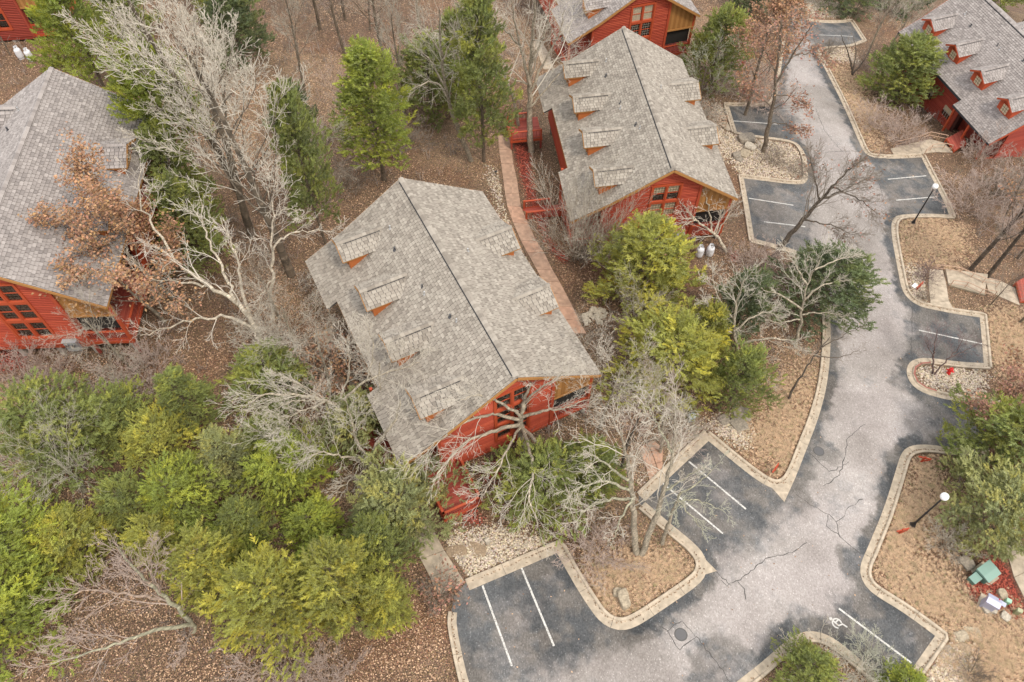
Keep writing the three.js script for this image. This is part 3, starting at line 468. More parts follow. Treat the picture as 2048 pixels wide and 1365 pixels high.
    for (const q of [-1, 1]) {
      const hit = (d) => { const h = hr - d * pitch; for (let u = uFront; sg * u > 0; u -= sg * 0.02) if (R(u) >= h - 0.02) return u; return 0; };
      const rows = Math.round(Math.hypot(half, half * pitch) / 0.24), cosn = 1 / Math.hypot(1, pitch);
      felt.quad(L(uFront, hr, w), L(hit(0), hr, w), L(hit(half), eh, w + q * half), L(uFront, eh, w + q * half), c);
      felt.quad(L(uFront, hr, w).add(V(0, -0.1, 0)), L(uFront, hr, w), L(uFront, eh, w + q * half), L(uFront, eh, w + q * half).add(V(0, -0.1, 0)), c);
      const nn = V(0, cosn, q * pitch * cosn);
      for (let r = 0; r < rows; r++) { const d0 = half * r / rows, d1 = half * (r + 1) / rows + 0.03, uE = hit(d0) + sg * 0.02; let u = uFront + sg * rr(0, 0.2) ;
        while (sg * u > sg * uE) { const wd = rr(0.24, 0.42), ua = sg * Math.min(sg * u, sg * uFront), ub2 = sg * Math.max(sg * (u - sg * wd), sg * uE); u -= sg * wd; if (Math.abs(ua - ub2) < 0.05) continue; const T = TONES[o.tone][[0, 1, 4, 1, 3, 2][Math.floor(rnd() * 6)]], u1 = ua - sg * 0.015, u2 = ub2 + sg * 0.015; const P = (uu, d, l) => L(uu, hr - d * pitch, w + q * d).addScaledVector(nn, l); const A = P(u1, d0, 0.008), B2 = P(u2, d0, 0.008), C = P(u2, d1, 0.05), Dq = P(u1, d1, 0.05); sh.quad(A, B2, C, Dq, T); sh.quad(Dq, C, P(u2, d1, 0), P(u1, d1, 0), T); } }
    }
    const fg2 = felt.geo(); fg2.deleteAttribute('color'); const dr = part(D, 'dormer_roof', fg2, M.felt); const st = part(dr, 'shingles', sh.geo(), soupMat); st.userData.kind = 'stuff';
    const ends = uBack; for (let u = uFront - sg * 0.16; sg * u > sg * ends; u -= sg * 0.29) { const cpp = part(dr, 'ridge_cap', capGeo, toneMats[o.tone][Math.floor(rnd() * 5)]); cpp.position.copy(L(u, hr + 0.055, w)); cpp.rotation.y = sg > 0 ? Math.PI / 2 : -Math.PI / 2; }
    part(dr, 'ridge_vent', beam(L(uFront - sg * 0.5, hr - 0.1, w + 0.2), L(uBack + sg * 0.3, hr - 0.1, w + 0.2), 0.045, 0.07), M.vent);
    part(dr, 'fascia', join([-1, 1].flatMap((q) => [beam(L(uFront + sg * 0.02, hr - 0.09, w), L(uFront + sg * 0.02, eh - 0.09, w + q * half), 0.035, 0.17), beam(L(uFront, eh - 0.08, w + q * (half - 0.02)), L(uw - sg * 1.2, eh - 0.08, w + q * (half - 0.02)), 0.035, 0.15)])), trim);
  }
  for (const w of [2.4, 7.15, 11.75, 16.5]) dormer(-1, w, -1.6, -2.6, -6.2, 1.2, 0.64, true);
  for (const w of [6.15, 12.1]) dormer(1, w, -2.12, 3.1, 6.0, 1.5, 0.55, false);

  // ---- log walls
  const log = (len, x, y, z, along) => { const m = part(H, 'log', logGeo, logs[Math.floor(rnd() * 3)]); m.position.set(x, y, z); m.scale.x = len; if (along) m.rotation.y = Math.PI / 2; return m; };
  const PITCHL = 0.2, near = 18.4, far = 0.6, uL = -5.5, uR = 3.0, win = { u0: -1.42, u1: 1.28, h0: -8.62, h1: -2.28 };
  const gable = (w, windows) => { for (let h = -FL + 0.1; h < -0.35; h += PITCHL) { const a0 = Math.max(uL, uAtL(h + 0.34)), a1 = Math.min(uR, uAtR(h + 0.3)); if (a1 - a0 < 0.15) continue; const cuts = windows && h > win.h0 && h < win.h1 ? [[a0, Math.max(a0, win.u0)], [Math.min(a1, win.u1), a1]] : [[a0, a1]]; for (const [p, q] of cuts) if (q - p > 0.12) log(q - p, (p + q) / 2, h + FL, w - 9.5); } };
  gable(near, true); gable(far, false);
  part(H, 'wall', (() => { const sh = (w, c) => { const s2 = new THREE.Shape(); s2.moveTo(uL, -FL); s2.lineTo(uR, -FL); s2.lineTo(uR, roofH(uR) - 0.2); s2.lineTo(0, -0.2); s2.lineTo(KU, KH - 0.2); s2.lineTo(uL, roofH(uL) - 0.2); if (c) { const hole = new THREE.Path(); hole.moveTo(win.u0, win.h0); hole.lineTo(win.u1, win.h0); hole.lineTo(win.u1, win.h1); hole.lineTo(win.u0, win.h1); s2.holes.push(hole); } const g = new THREE.ExtrudeGeometry(s2, { depth: 0.12, bevelEnabled: false }); g.translate(0, FL, w - 9.5); return g; }; return join([sh(near - 0.16, true), sh(far + 0.04, false), B(-6.95, -6.83, -FL, -4.5, 0.7, NW[1] < 13.1 ? 13 : 12.5), B(uL, uL + 0.1, -FL, roofH(uL) - 0.2, 12.5, near - 0.17), B(uR - 0.1, uR, -FL, roofH(uR) - 0.2, 12, near - 0.17), B(5.55, 5.65, -FL, roofH(5.65) - 0.15, 0.7, 12), B(-6.83, uL, -FL, roofH(-6.8) - 0.15, 12.4, 12.5), B(uR, 5.55, -FL, roofH(5.6) - 0.15, 11.9, 12), B(-6.8, 5.6, -FL, -FL + 0.1, 0.75, near - 0.2)]); })(), M.core);
  const sideTop = (u) => roofH(u) - 0.25;
  for (let h = -FL + 0.1; h < sideTop(-6.95); h += PITCHL) { const d = o.sideWindows && h > -8.3 && h < -6.75; const cuts = d ? [[0.7, 6.9], [8.5, 10.4], [12, 12.45]] : [[0.7, 12.45]]; for (const [p, q] of cuts) log(q - p, -6.97, h + FL, (p + q) / 2 - 9.5, true); }
  for (let h = -FL + 0.1; h < sideTop(uL); h += PITCHL) log(near - 12.5, uL - 0.02, h + FL, (near + 12.5) / 2 - 9.5, true);
  for (let h = -FL + 0.1; h < sideTop(uR); h += PITCHL) log(near - 12, uR + 0.02, h + FL, (near + 12) / 2 - 9.5, true);
  for (let h = -FL + 0.1; h < sideTop(5.65); h += PITCHL) log(11.3, 5.67, h + FL, 6.35 - 9.5, true);
  // window group of the gable
  function windowAt(u0, u1, h0, h1, w, blind, pale) {
    const f = 0.09, W1 = part(H, 'window', join([B(u0 - f, u1 + f, h1, h1 + f, w - 0.06, w + 0.1), B(u0 - f, u1 + f, h0 - f, h0, w - 0.06, w + 0.13), B(u0 - f, u0, h0, h1, w - 0.06, w + 0.1), B(u1, u1 + f, h0, h1, w - 0.06, w + 0.1), B(u0, u1, (h0 + h1) / 2 - 0.025, (h0 + h1) / 2 + 0.025, w - 0.02, w + 0.03)]), M.trimRed);
    part(W1, 'pane', B(u0, u1, h0, h1, w - 0.004, w), M.glass);
    const mu = []; for (let k = 1; k < 4; k++) { const x = u0 + (u1 - u0) * k / 4; mu.push(B(x - 0.011, x + 0.011, h0, h1, w - 0.022, w - 0.008)); } for (let k = 1; k < 6; k++) { if (k === 3) continue; const y = h0 + (h1 - h0) * k / 6; mu.push(B(u0, u1, y - 0.011, y + 0.011, w - 0.026, w - 0.011)); }
    part(W1, 'muntin', join(mu), pale ? M.muntinPale : M.muntin);
    if (blind > 0) part(W1, 'blind', B(u0 + 0.01, u1 - 0.01, h1 - (h1 - h0) * blind, h1 - 0.01, w - 0.075, w - 0.06), M.blind);
    part(W1, 'dark_room', B(u0 - 0.05, u1 + 0.05, h0 - 0.05, h1 + 0.05, w - 0.5, w - 0.42), M.dark);
  }
  const rows = [[-4.22, -2.5], [-6.28, -4.56], [-8.4, -6.66]], cols = [[-1.2, -0.2], [0.06, 1.06]];
  rows.forEach(([h0, h1], r) => cols.forEach(([u0, u1]) => windowAt(u0, u1, h0, h1, near - 0.02, o.blinds[r], o.paleMuntin)));
  for (const g of [B(-1.45, -1.29, win.h0, win.h1, near - 0.1, near + 0.14), B(1.15, 1.31, win.h0, win.h1, near - 0.1, near + 0.14), B(-0.12, -0.02, win.h0, win.h1, near - 0.1, near + 0.12), B(-1.29, 1.15, -2.42, -2.24, near - 0.1, near + 0.135), B(-1.29, 1.15, -4.47, -4.31, near - 0.1, near + 0.11), B(-1.29, 1.15, -6.57, -6.37, near - 0.1, near + 0.11), B(-1.29, 1.15, -8.66, -8.48, near - 0.1, near + 0.135)]) part(H, 'window_trim', g, M.trimRed);
  if (o.sideWindows) for (const [w0, w1] of [[7, 8.4], [10.5, 11.9]]) { const x = -6.99, W1 = part(H, 'window', join([B(x - 0.12, x + 0.1, -6.86, -6.75, w0 - 0.1, w1 + 0.1), B(x - 0.12, x + 0.1, -8.35, -8.24, w0 - 0.1, w1 + 0.1), B(x - 0.1, x + 0.1, -8.24, -6.86, w0 - 0.1, w0), B(x - 0.1, x + 0.1, -8.24, -6.86, w1, w1 + 0.1)]), M.shadedLog[2]); part(W1, 'pane', B(x - 0.03, x - 0.025, -8.24, -6.86, w0, w1), M.glass); part(W1, 'blind', B(x + 0.02, x + 0.03, -7.55, -6.87, w0, w1), M.blind); part(W1, 'dark_room', B(x + 0.08, x + 0.1, -8.24, -6.86, w0, w1), M.dark); const mu = []; for (let k = 1; k < 4; k++) mu.push(B(x - 0.055, x - 0.035, -8.24, -6.86, w0 + (w1 - w0) * k / 4 - 0.016, w0 + (w1 - w0) * k / 4 + 0.016)); mu.push(B(x - 0.055, x - 0.034, -7.57, -7.53, w0, w1)); mu.push(B(x - 0.055, x - 0.033, -7.2, -7.18, w0, w1)); part(W1, 'muntin', join(mu), M.muntinPale); }
  // corner boards
  for (const [u, w] of [[uL, near], [uR, near], [-6.95, 12.5], [uL, far], [uR, far]]) part(H, 'corner_post', B(u - 0.12, u + 0.12, -FL, roofH(Math.min(u + 0.12, 5)) - 0.26, w - 0.14, w + 0.14), logs[2]);

  // ---- railings, porches, decks, piers
  function railing(u0, w0, u1, w1, h, withPosts = true, hgt = 1.02) {
    const n = Math.hypot(u1 - u0, w1 - w0), k = Math.max(1, Math.round(n / 0.16)), R = new THREE.Group(); R.name = 'railing'; H.add(R);
    part(R, 'top_rail', beam(L(u0, h + hgt, w0), L(u1, h + hgt, w1), 0.16, 0.06), M.trimRed); part(R, 'bottom_rail', beam(L(u0, h + 0.12, w0), L(u1, h + 0.12, w1), 0.06, 0.08), M.trimRed);
    for (let i = 0; i <= k; i++) { const t = i / k, u = u0 + (u1 - u0) * t, w = w0 + (w1 - w0) * t; part(R, 'baluster', B(u - 0.025, u + 0.025, h + 0.1, h + hgt, w - 0.025, w + 0.025), M.deckRed[i % 3]); }
    if (withPosts) for (const [u, w] of [[u0, w0], [u1, w1]]) part(R, 'post', B(u - 0.075, u + 0.075, h - 0.3, h + hgt + 0.08, w - 0.075, w + 0.075), M.trimRed);
  }
  function deck(u0, u1, w0, w1, h, alongU) {
    const D = new THREE.Group(); D.name = 'deck'; H.add(D); const pw = 0.145, n = Math.round((alongU ? w1 - w0 : u1 - u0) / pw);
    for (let i = 0; i < n; i++) { const p0 = (alongU ? w0 : u0) + i * pw; part(D, 'plank', alongU ? B(u0, u1, h - 0.04 + 0.004 * (i % 2), h + 0.004 * (i % 2), p0 + 0.004, p0 + pw - 0.004) : B(p0 + 0.004, p0 + pw - 0.004, h - 0.04 + 0.004 * (i % 2), h + 0.004 * (i % 2), w0, w1), M.deckRed[Math.floor(rnd() * 3)]); }
    for (const g of [B(u0 - 0.045, u1 + 0.045, h - 0.32, h - 0.045, w1, w1 + 0.045), B(u0 - 0.045, u1 + 0.045, h - 0.32, h - 0.045, w0 - 0.045, w0), B(u0 - 0.045, u0, h - 0.32, h - 0.045, w0, w1), B(u1, u1 + 0.045, h - 0.32, h - 0.045, w0, w1)]) part(D, 'rim_board', g, M.trimRed);
    for (const u of [u0 + 0.1, u1 - 0.1]) for (const w of [w0 + 0.1, w1 - 0.1]) pier(u, w, h - 0.3, 0.09, D, M.deckRed[1]);
  }
  function pier(u, w, h, r, to = H, m = M.pier) { const y = soilAt(u, w) - FL - 0.3; if (h - y > 0.3) part(to, 'pier', B(u - r, u + r, y, h, w - r, w + r), m); }
  // right porch
  deck(uR + 0.13, 6.2, 12.1, near, -FL + 0.28); railing(uR + 0.2, near - 0.06, 6.12, near - 0.06, -FL + 0.3); railing(6.12, near - 0.06, 6.12, 12.2, -FL + 0.3);
  for (const w of [near - 0.06, 15.3, 12.2]) part(H, 'porch_post', B(6.02, 6.22, -FL + 0.25, roofH(6.2) - 0.16, w - 0.1, w + 0.1), M.trimRed);
  for (let i = 0; i < 11; i++) { const u0 = uR + 0.14 + i * 0.29, u1 = u0 + 0.282; const sh = new THREE.Shape(); sh.moveTo(u0, -6.1); sh.lineTo(u1, -6.1); sh.lineTo(u1, roofH(u1) - 0.16); sh.lineTo(u0, roofH(u0) - 0.16); const g = new THREE.ExtrudeGeometry(sh, { depth: 0.05, bevelEnabled: false }); g.translate(0, FL, near - 9.5 - 0.03); part(H, 'siding_board', g, i % 2 ? M.tan : M.tanDark); }
  part(H, 'porch_beam', B(uR + 0.13, 6.25, -6.28, -6.1, near - 0.1, near + 0.06), trim);
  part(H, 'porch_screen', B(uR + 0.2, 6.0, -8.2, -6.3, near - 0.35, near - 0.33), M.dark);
  // left porch
  deck(-8.05, uL - 0.12, 12.6, near, -FL + 0.28); for (const [w] of [[near - 0.06], [15.4], [12.7]]) part(H, 'porch_post', B(-8.1, -7.9, -FL + 0.25, roofH(-7.9) - 0.16, w - 0.1, w + 0.1), M.trimRed);
  if (!o.frontDeck) railing(-8.0, near - 0.06, uL - 0.2, near - 0.06, -FL + 0.3);
  if (!o.entryLeft) railing(-8.0, 12.8, -8.0, near - 0.06, -FL + 0.3);
  part(H, 'rim_board', join([B(uL - 0.05, uR + 0.05, -FL - 0.3, -FL, near - 0.14, near + 0.03), B(-7.0, -6.9, -FL - 0.3, -FL, 0.6, 12.5), B(5.6, 5.72, -FL - 0.3, -FL, 0.6, 12)]), o.shadedLogs ? M.shadedLog[1] : M.trimRed);
  for (const u of [-5.2, -2.2, 0.6, 3.1, 6.0]) for (const w of [near - 0.2, 13, 7, 1]) pier(u, w, -FL - 0.1, 0.17);
  for (const [u, w] of [[-7.9, near - 0.2], [-6.7, 7], [-6.7, 1]]) pier(u, w, -FL - 0.1, 0.14);
  if (o.frontDeck) { deck(-6.95, -4.2, near + 0.14, 22.0, -8.95, true); railing(-6.9, 21.95, -4.25, 21.95, -8.95); railing(-4.25, 21.95, -4.25, near + 0.5, -8.95); railing(-6.9, 21.95, -6.9, 20, -8.95); }
  if (o.sideDecks) { deck(-11.4, -8.2, 0.6, 3.7, -FL + 0.2, true); railing(-11.3, 3.65, -8.3, 3.65, -FL + 0.2); railing(-11.3, 1.0, -9.3, 1.0, -FL + 0.2); deck(-11.6, -8.2, 12.9, 14.4, -FL + 0.2, true); railing(-11.5, 14.35, -8.3, 14.35, -FL + 0.2); railing(-11.5, 12.95, -9, 12.95, -FL + 0.2); }
  if (o.sideEntry) { deck(-10.4, -8.15, 13.4, 16.2, -FL + 0.2, true); railing(-10.3, 13.4, -8.2, 13.4, -FL + 0.2); }
  // electricity meter box on the gable
  if (o.meter) { const mb = part(H, 'meter_box', join([B(1.55, 2.45, -9.85, -8.75, near + 0.13, near + 0.42), B(1.5, 2.5, -8.75, -8.7, near + 0.12, near + 0.47)]), lmat(0.42, 0.45, 0.47, 0.45, { metalness: 0.3 })); for (const du of [1.78, 2.2]) { const g = new THREE.CylinderGeometry(0.13, 0.13, 0.14, 16); g.rotateX(Math.PI / 2); g.translate(du, -9.1 + FL, near + 0.48 - 9.5); part(mb, 'meter', g, lmat(0.07, 0.07, 0.075, 0.3)); } }
  return { H, L, world, s };
}
const cabins = {};
cabins.A = makeCabin({ P: [-8.16, -43.93, -43.09], t: 0.463, drop: 10.1, seed: 11, tone: 'left', singles: true, blinds: [0, 0, 0], frontDeck: true, sideEntry: true, label: 'red log cabin in the middle with bare branches over its red front deck' });
cabins.B = makeCabin({ P: [10.6, -49.04, -67.81], t: 0.148, drop: 9.95, seed: 12, tone: 'left', singles: true, blinds: [0.48, 1, 0.5], sideDecks: true, meter: true, label: 'red log cabin with blinds in its six gable windows and two white gas tanks outside' });
cabins.E = makeCabin({ P: [-34.251, -40.078, -50.582], t: 0.0472, drop: 11.0, seed: 13, tone: 'grey', singles: true, blinds: [0, 0, 0], meter: true, label: 'red log cabin on grey piers with a brown leafed oak against its roof' });
cabins.C = makeCabin({ P: [8.79, -50.19, -94.04], t: 0.275, drop: 10.2, seed: 14, tone: 'grey', blinds: [1, 0, 0], paleMuntin: true, label: 'topmost red log cabin rising behind the roof ridge of the cabin with gas tanks' });
cabins.D = makeCabin({ P: [52.7, -56.62, -86.02], t: 0.3133, drop: 9.8, seed: 15, tone: 'grey', notch: [0, 12.5], redTrim: true, shadedLogs: true, sideWindows: true, entryLeft: true, blinds: [0, 0, 0], label: 'dark red log cabin with red trimmed dormers across the road' });
{ const f = G(74, 82), Pf = V(f.x, f.y - 55 + 10.2, f.z), t = 0.09, a = V(Math.sin(t), 0, Math.cos(t)), b = V(Math.cos(t), 0, -Math.sin(t)); Pf.addScaledVector(a, -18.4).addScaledVector(b, -3); cabins.F = makeCabin({ P: [Pf.x, Pf.y, Pf.z], t, drop: 10.2, seed: 16, tone: 'grey', shadedLogs: true, blinds: [0, 0, 0], label: 'red log wall of a cabin at the far corner behind strapped gas tanks' }); }
// ------------------------------------------------------------------ street furniture and small things
function lamp(px, py, topY, label) {
  const p = G(px, py), h = heightTo(p, topY), o = thing('street_lamp', label, 'street lamp', p, 0, 'black lamp posts with white globes'), blk = lmat(0.018, 0.018, 0.02, 0.45);
  part(o, 'base', new THREE.LatheGeometry([[0, -0.1], [0.24, -0.1], [0.24, 0.1], [0.2, 0.16], [0.13, 0.24], [0.11, 0.5], [0.085, 0.56]].map(([a, b]) => new THREE.Vector2(a, b)), 20), blk);
  part(o, 'pole', join([rod(V(0, 0.5, 0), V(0, h - 0.42, 0), 0.075, 14, 0.055), new THREE.TorusGeometry(0.075, 0.02, 6, 16).rotateX(Math.PI / 2).translate(0, h * 0.45, 0), rod(V(0, h - 0.45, 0), V(0, h - 0.3, 0), 0.06, 14, 0.13)]), blk);
  part(o, 'lamp_globe', new THREE.LatheGeometry([[0.11, -0.3], [0.17, -0.24], [0.25, -0.1], [0.265, 0.02], [0.24, 0.13], [0.17, 0.21], [0.08, 0.25], [0, 0.255]].map(([a, b]) => new THREE.Vector2(a, b)), 24).translate(0, h, 0), new THREE.MeshPhysicalMaterial({ color: 0xf2f2f2, roughness: 0.35, clearcoat: 0.5 }));
  part(o, 'cap', new THREE.LatheGeometry([[0, 0.3], [0.03, 0.29], [0.05, 0.26], [0.11, 0.245]].map(([a, b]) => new THREE.Vector2(a, b)), 16).translate(0, h, 0), lmat(0.5, 0.5, 0.5, 0.5));
}
lamp(1825.8, 447.6, 373, 'black lamp post with white globe at the kerb corner beside the upper bays');
lamp(1824.6, 1052, 994, 'black lamp post with white globe on the dry grass strip near the green boxes');

{ // fire hydrant
  const p = G(1896, 748), o = thing('fire_hydrant', 'bright red fire hydrant on the gravel island with the painted kerb', 'fire hydrant', p), red = lmat(0.62, 0.022, 0.02, 0.4);
  part(o, 'barrel', new THREE.LatheGeometry([[0, 0], [0.2, 0], [0.2, 0.05], [0.15, 0.06], [0.14, 0.55], [0.18, 0.57], [0.18, 0.62], [0.14, 0.63]].map(([a, b]) => new THREE.Vector2(a, b)), 20), red);
  part(o, 'bonnet', new THREE.LatheGeometry([[0.18, 0.62], [0.17, 0.7], [0.12, 0.79], [0.05, 0.83], [0.05, 0.89], [0, 0.89]].map(([a, b]) => new THREE.Vector2(a, b)), 20), red);
  for (const t of [0.5, 0.5 + Math.PI / 2, 0.5 + Math.PI]) { const d = V(Math.cos(t), 0, Math.sin(t)); part(o, 'outlet_cap', join([rod(d.clone().multiplyScalar(0.1).setY(0.46), d.clone().multiplyScalar(0.27).setY(0.46), 0.075, 12), rod(d.clone().multiplyScalar(0.27).setY(0.46), d.clone().multiplyScalar(0.31).setY(0.46), 0.035, 6)]), red); }
}
function gasTank(px, py, label, turn, group) {
  const p = G(px, py), o = thing('gas_tank', label, 'gas tank', p, turn, group), w = lmat(0.72, 0.72, 0.74, 0.45), prof = [[0, 0.12], [0.18, 0.12], [0.3, 0.2], [0.335, 0.34], [0.335, 1.0], [0.31, 1.13], [0.22, 1.24], [0.1, 1.29], [0, 1.3]];
  part(o, 'tank_body', new THREE.LatheGeometry(prof.map(([a, b]) => new THREE.Vector2(a, b)), 28), w);
  part(o, 'foot_ring', new THREE.LatheGeometry([[0.25, 0], [0.27, 0], [0.27, 0.2], [0.25, 0.2]].map(([a, b]) => new THREE.Vector2(a, b)), 24), w);
  part(o, 'valve_collar', new THREE.CylinderGeometry(0.2, 0.21, 0.24, 20, 1, true, 0.5, 4.6).translate(0, 1.36, 0), w);
  part(o, 'valve', join([rod(V(0, 1.28, 0), V(0, 1.45, 0), 0.035, 8), rod(V(-0.09, 1.4, 0), V(0.09, 1.4, 0), 0.02, 6)]), lmat(0.2, 0.16, 0.1, 0.5, { metalness: 0.6 }));
  part(o, 'weld_band', new THREE.TorusGeometry(0.337, 0.01, 6, 28).rotateX(Math.PI / 2).translate(0, 0.68, 0), w);
}
gasTank(1397, 514, 'left one of two white domed gas tanks below the cabin with blinds', 0.4, 'white gas tanks');
gasTank(1417.5, 512, 'right one of two white domed gas tanks below the cabin with blinds', -0.5, 'white gas tanks');
gasTank(43, 117, 'white upright gas tank strapped with lines, left one before the far dark cabin', 1.2, 'white gas tanks');
gasTank(63, 121, 'slim white gas tank partly behind the other at the far dark cabin', 2, 'white gas tanks');

// utility boxes in the red mulch
const green = lmat(0.1, 0.2, 0.155, 0.55), greenDark = lmat(0.055, 0.115, 0.085, 0.6), paleGreen = lmat(0.3, 0.5, 0.36, 0.55);
function box(o, name, w, h, d, m, x = 0, y = 0, z = 0, r = 0.03) { const g = new RoundedBoxGeometry(w, h, d, 3, r); g.translate(x, y + h / 2, z); return part(o, name, g, m); }
{
  const o = thing('transformer_box', 'large green transformer cabinet with a sloped lid on a concrete pad', 'utility box', G(1965, 1150), 0.55); o.scale.setScalar(0.8); box(o, 'pad', 1.75, 0.16, 1.7, concreteMat, 0.05, -0.06, 0.1); box(o, 'cabinet', 1.4, 0.85, 1.15, green, 0, 0.1, 0.05, 0.05);
  const lid = new THREE.Shape(); lid.moveTo(-0.62, 0); lid.lineTo(0.66, 0); lid.lineTo(0.66, 0.06); lid.lineTo(0.1, 0.2); lid.lineTo(-0.62, 0.2); const g = new THREE.ExtrudeGeometry(lid, { depth: 1.46, bevelEnabled: true, bevelSize: 0.02, bevelThickness: 0.02, bevelSegments: 2 }); g.rotateY(-Math.PI / 2); g.translate(0.73, 0.95, 0.05); part(o, 'lid', g, lmat(0.19, 0.3, 0.25, 0.5)); for (const k of [-0.2, 0.2]) part(o, 'handle', bx(k - 0.03, k + 0.03, 0.55, 0.75, 0.62, 0.66), greenDark);
}
{ const o = thing('junction_box', 'small green cabinet standing left of the large green transformer', 'utility box', G(1944, 1162), 0.55); o.scale.setScalar(0.85); box(o, 'cabinet', 0.78, 0.62, 0.6, green); box(o, 'lid', 0.84, 0.06, 0.66, lmat(0.19, 0.3, 0.25, 0.5), 0, 0.62, 0, 0.02); part(o, 'latch', bx(-0.03, 0.03, 0.3, 0.4, 0.3, 0.33), greenDark); }
{
  const o = thing('meter_pedestal', 'pale lilac grey metal pedestal with a folded top and a red knob', 'utility box', G(1972, 1211), -0.62), m = lmat(0.43, 0.44, 0.56, 0.4, { metalness: 0.2 }); box(o, 'pad', 1.0, 0.14, 1.3, concreteMat, 0, -0.06, 0.05); box(o, 'cabinet', 0.72, 0.95, 0.55, m, 0, 0.08, 0.1, 0.02); const hood = new THREE.Shape(); hood.moveTo(-0.36, 0); hood.lineTo(0.36, 0); hood.lineTo(0.36, 0.08); hood.lineTo(0, 0.3); hood.lineTo(-0.36, 0.22); const g = new THREE.ExtrudeGeometry(hood, { depth: 0.82, bevelEnabled: true, bevelSize: 0.015, bevelThickness: 0.015, bevelSegments: 1 }); g.rotateY(Math.PI / 2); g.translate(-0.41, 1.03, 0.1); part(o, 'hood', g, m);
  part(o, 'knob', new THREE.SphereGeometry(0.05, 12, 8).translate(0.2, 1.36, -0.1), lmat(0.5, 0.02, 0.05, 0.4)); const lip = bx(0.3, 0.75, 1.0, 1.03, -0.3, 0.0); part(o, 'side_flap', lip, m);
}
for (const [x, y, m, h, l] of [[2005, 1210, 0, 0.75, 'slender green cable pedestal with a mint cap in the red mulch'], [2029, 1228, 1, 0.6, 'mossy tan cable pedestal at the corner of the red mulch bed']]) { const o = thing('cable_pedestal', l, 'utility box', G(x, y), -0.5); box(o, 'post', 0.3, h, 0.24, m ? lmat(0.25, 0.25, 0.13, 0.7) : lmat(0.16, 0.33, 0.2, 0.6)); box(o, 'cap', 0.32, 0.2, 0.27, m ? lmat(0.36, 0.36, 0.22, 0.7) : paleGreen, 0, h, 0); }
{ const o = thing('electric_pedestal', 'pale blue grey pedestal among bare twigs above the pink pad', 'utility box', G(1381, 842), 0.4); box(o, 'cabinet', 0.5, 0.75, 0.35, lmat(0.4, 0.46, 0.48, 0.5)); box(o, 'hood', 0.56, 0.1, 0.42, lmat(0.44, 0.5, 0.52, 0.5), 0, 0.75, 0, 0.02); }

// red number posts: a short post with a crossing arm
function numberPost(px, py, turn, label, board) {
  const p = G(px, py), o = thing('red_post', label, 'post', p, turn), m = lmat(0.4, 0.055, 0.02, 0.7);
  part(o, 'post', bx(-0.055, 0.055, -0.1, 0.85, -0.055, 0.055), m); part(o, 'arm', beam(V(-0.4, 0.62, 0), V(0.42, 0.8, 0), 0.08, 0.11), m); part(o, 'brace', beam(V(0.0, 0.3, 0.06), V(0.33, 0.72, 0.06), 0.06, 0.07), m);
  if (board) part(o, 'sign_board', bx(-0.62, -0.1, 0.64, 0.68, -0.42, -0.1), lmat(0.75, 0.75, 0.72, 0.6));
}
numberPost(1834, 580, 0.7, 'red wooden post with crossed arm and small white board on gravel', true); numberPost(1546, 945, 0.9, 'red wooden post lying low at the tip of the leafy island'); numberPost(1842, 925, -0.4, 'red crossed wooden post inside the rounded kerb end'); numberPost(1798, 1068, 0.2, 'small red crossed post on the grass left of the lower lamp');
for (const [x, y, l] of [[1072, 560, 'thin black path light beside the curved pink footpath'], [992, 352, 'short dark stake light at the edge of the pink footpath']]) { const o = thing('path_light', l, 'path light', G(x, y)); part(o, 'stake', rod(V(0, -0.1, 0), V(0, 0.6, 0), 0.035, 8), lmat(0.02, 0.02, 0.02, 0.5)); part(o, 'shade', new THREE.ConeGeometry(0.14, 0.14, 14).translate(0, 0.66, 0), lmat(0.02, 0.02, 0.02, 0.5)); }

// boulders
const rockTex = pixelTex(256, (i, j) => { const v = 150 + 90 * fbm(i * 0.05, j * 0.05, 5) + (hash2(i, j) - 0.5) * 40; return [v, v * 0.96, v * 0.9]; });
function rockGeo(seed, sx, sy, sz) { let g = new THREE.IcosahedronGeometry(1, 2); const p = g.attributes.position; for (let i = 0; i < p.count; i++) { const v = V(p.getX(i), p.getY(i), p.getZ(i)); const n = fbm(v.x * 1.3 + seed * 3.1 + 9, v.y * 1.3 + v.z * 1.7 + 20, 3); const fx = Math.max(-0.72, Math.min(0.75, v.x)), fy = Math.min(0.6, v.y), fz = Math.max(-0.7, Math.min(0.78, v.z)); const k = 0.75 + 0.6 * n; p.setXYZ(i, fx * k * sx, fy * k * sy, fz * k * sz); } g.computeVertexNormals(); const uv = new Float32Array(p.count * 2); for (let i = 0; i < p.count; i++) { uv[2 * i] = p.getX(i) + p.getY(i) * 0.4; uv[2 * i + 1] = p.getZ(i) + p.getY(i) * 0.4; } g.setAttribute('uv', new THREE.BufferAttribute(uv, 2)); return g; }
const rockMats = [[0.62, 0.56, 0.46], [0.45, 0.42, 0.38], [0.75, 0.72, 0.66], [0.5, 0.4, 0.3]].map((c) => new THREE.MeshStandardMaterial({ map: rockTex, color: lin(...c), roughness: 0.92 }));
function boulder(px, py, sx, sy, sz, turn, m, label, group) { const p = G(px, py); const o = new THREE.Mesh(rockGeo(px * 0.37 + py, sx, sy, sz), rockMats[m]); o.name = numbered('boulder'); o.position.copy(p).add(V(0, sy * 0.25, 0)); o.rotation.y = turn; scene.add(o); shadows(o); tag(o, label, 'rock', group); }
boulder(1247, 1200, 0.42, 0.6, 0.72, 0.3, 0, 'tall pointed pale boulder on the leafy island by the bottom kerb'); boulder(1235, 1186, 0.36, 0.3, 0.36, 0, 0, 'round flat stone just above the pointed boulder on the island');
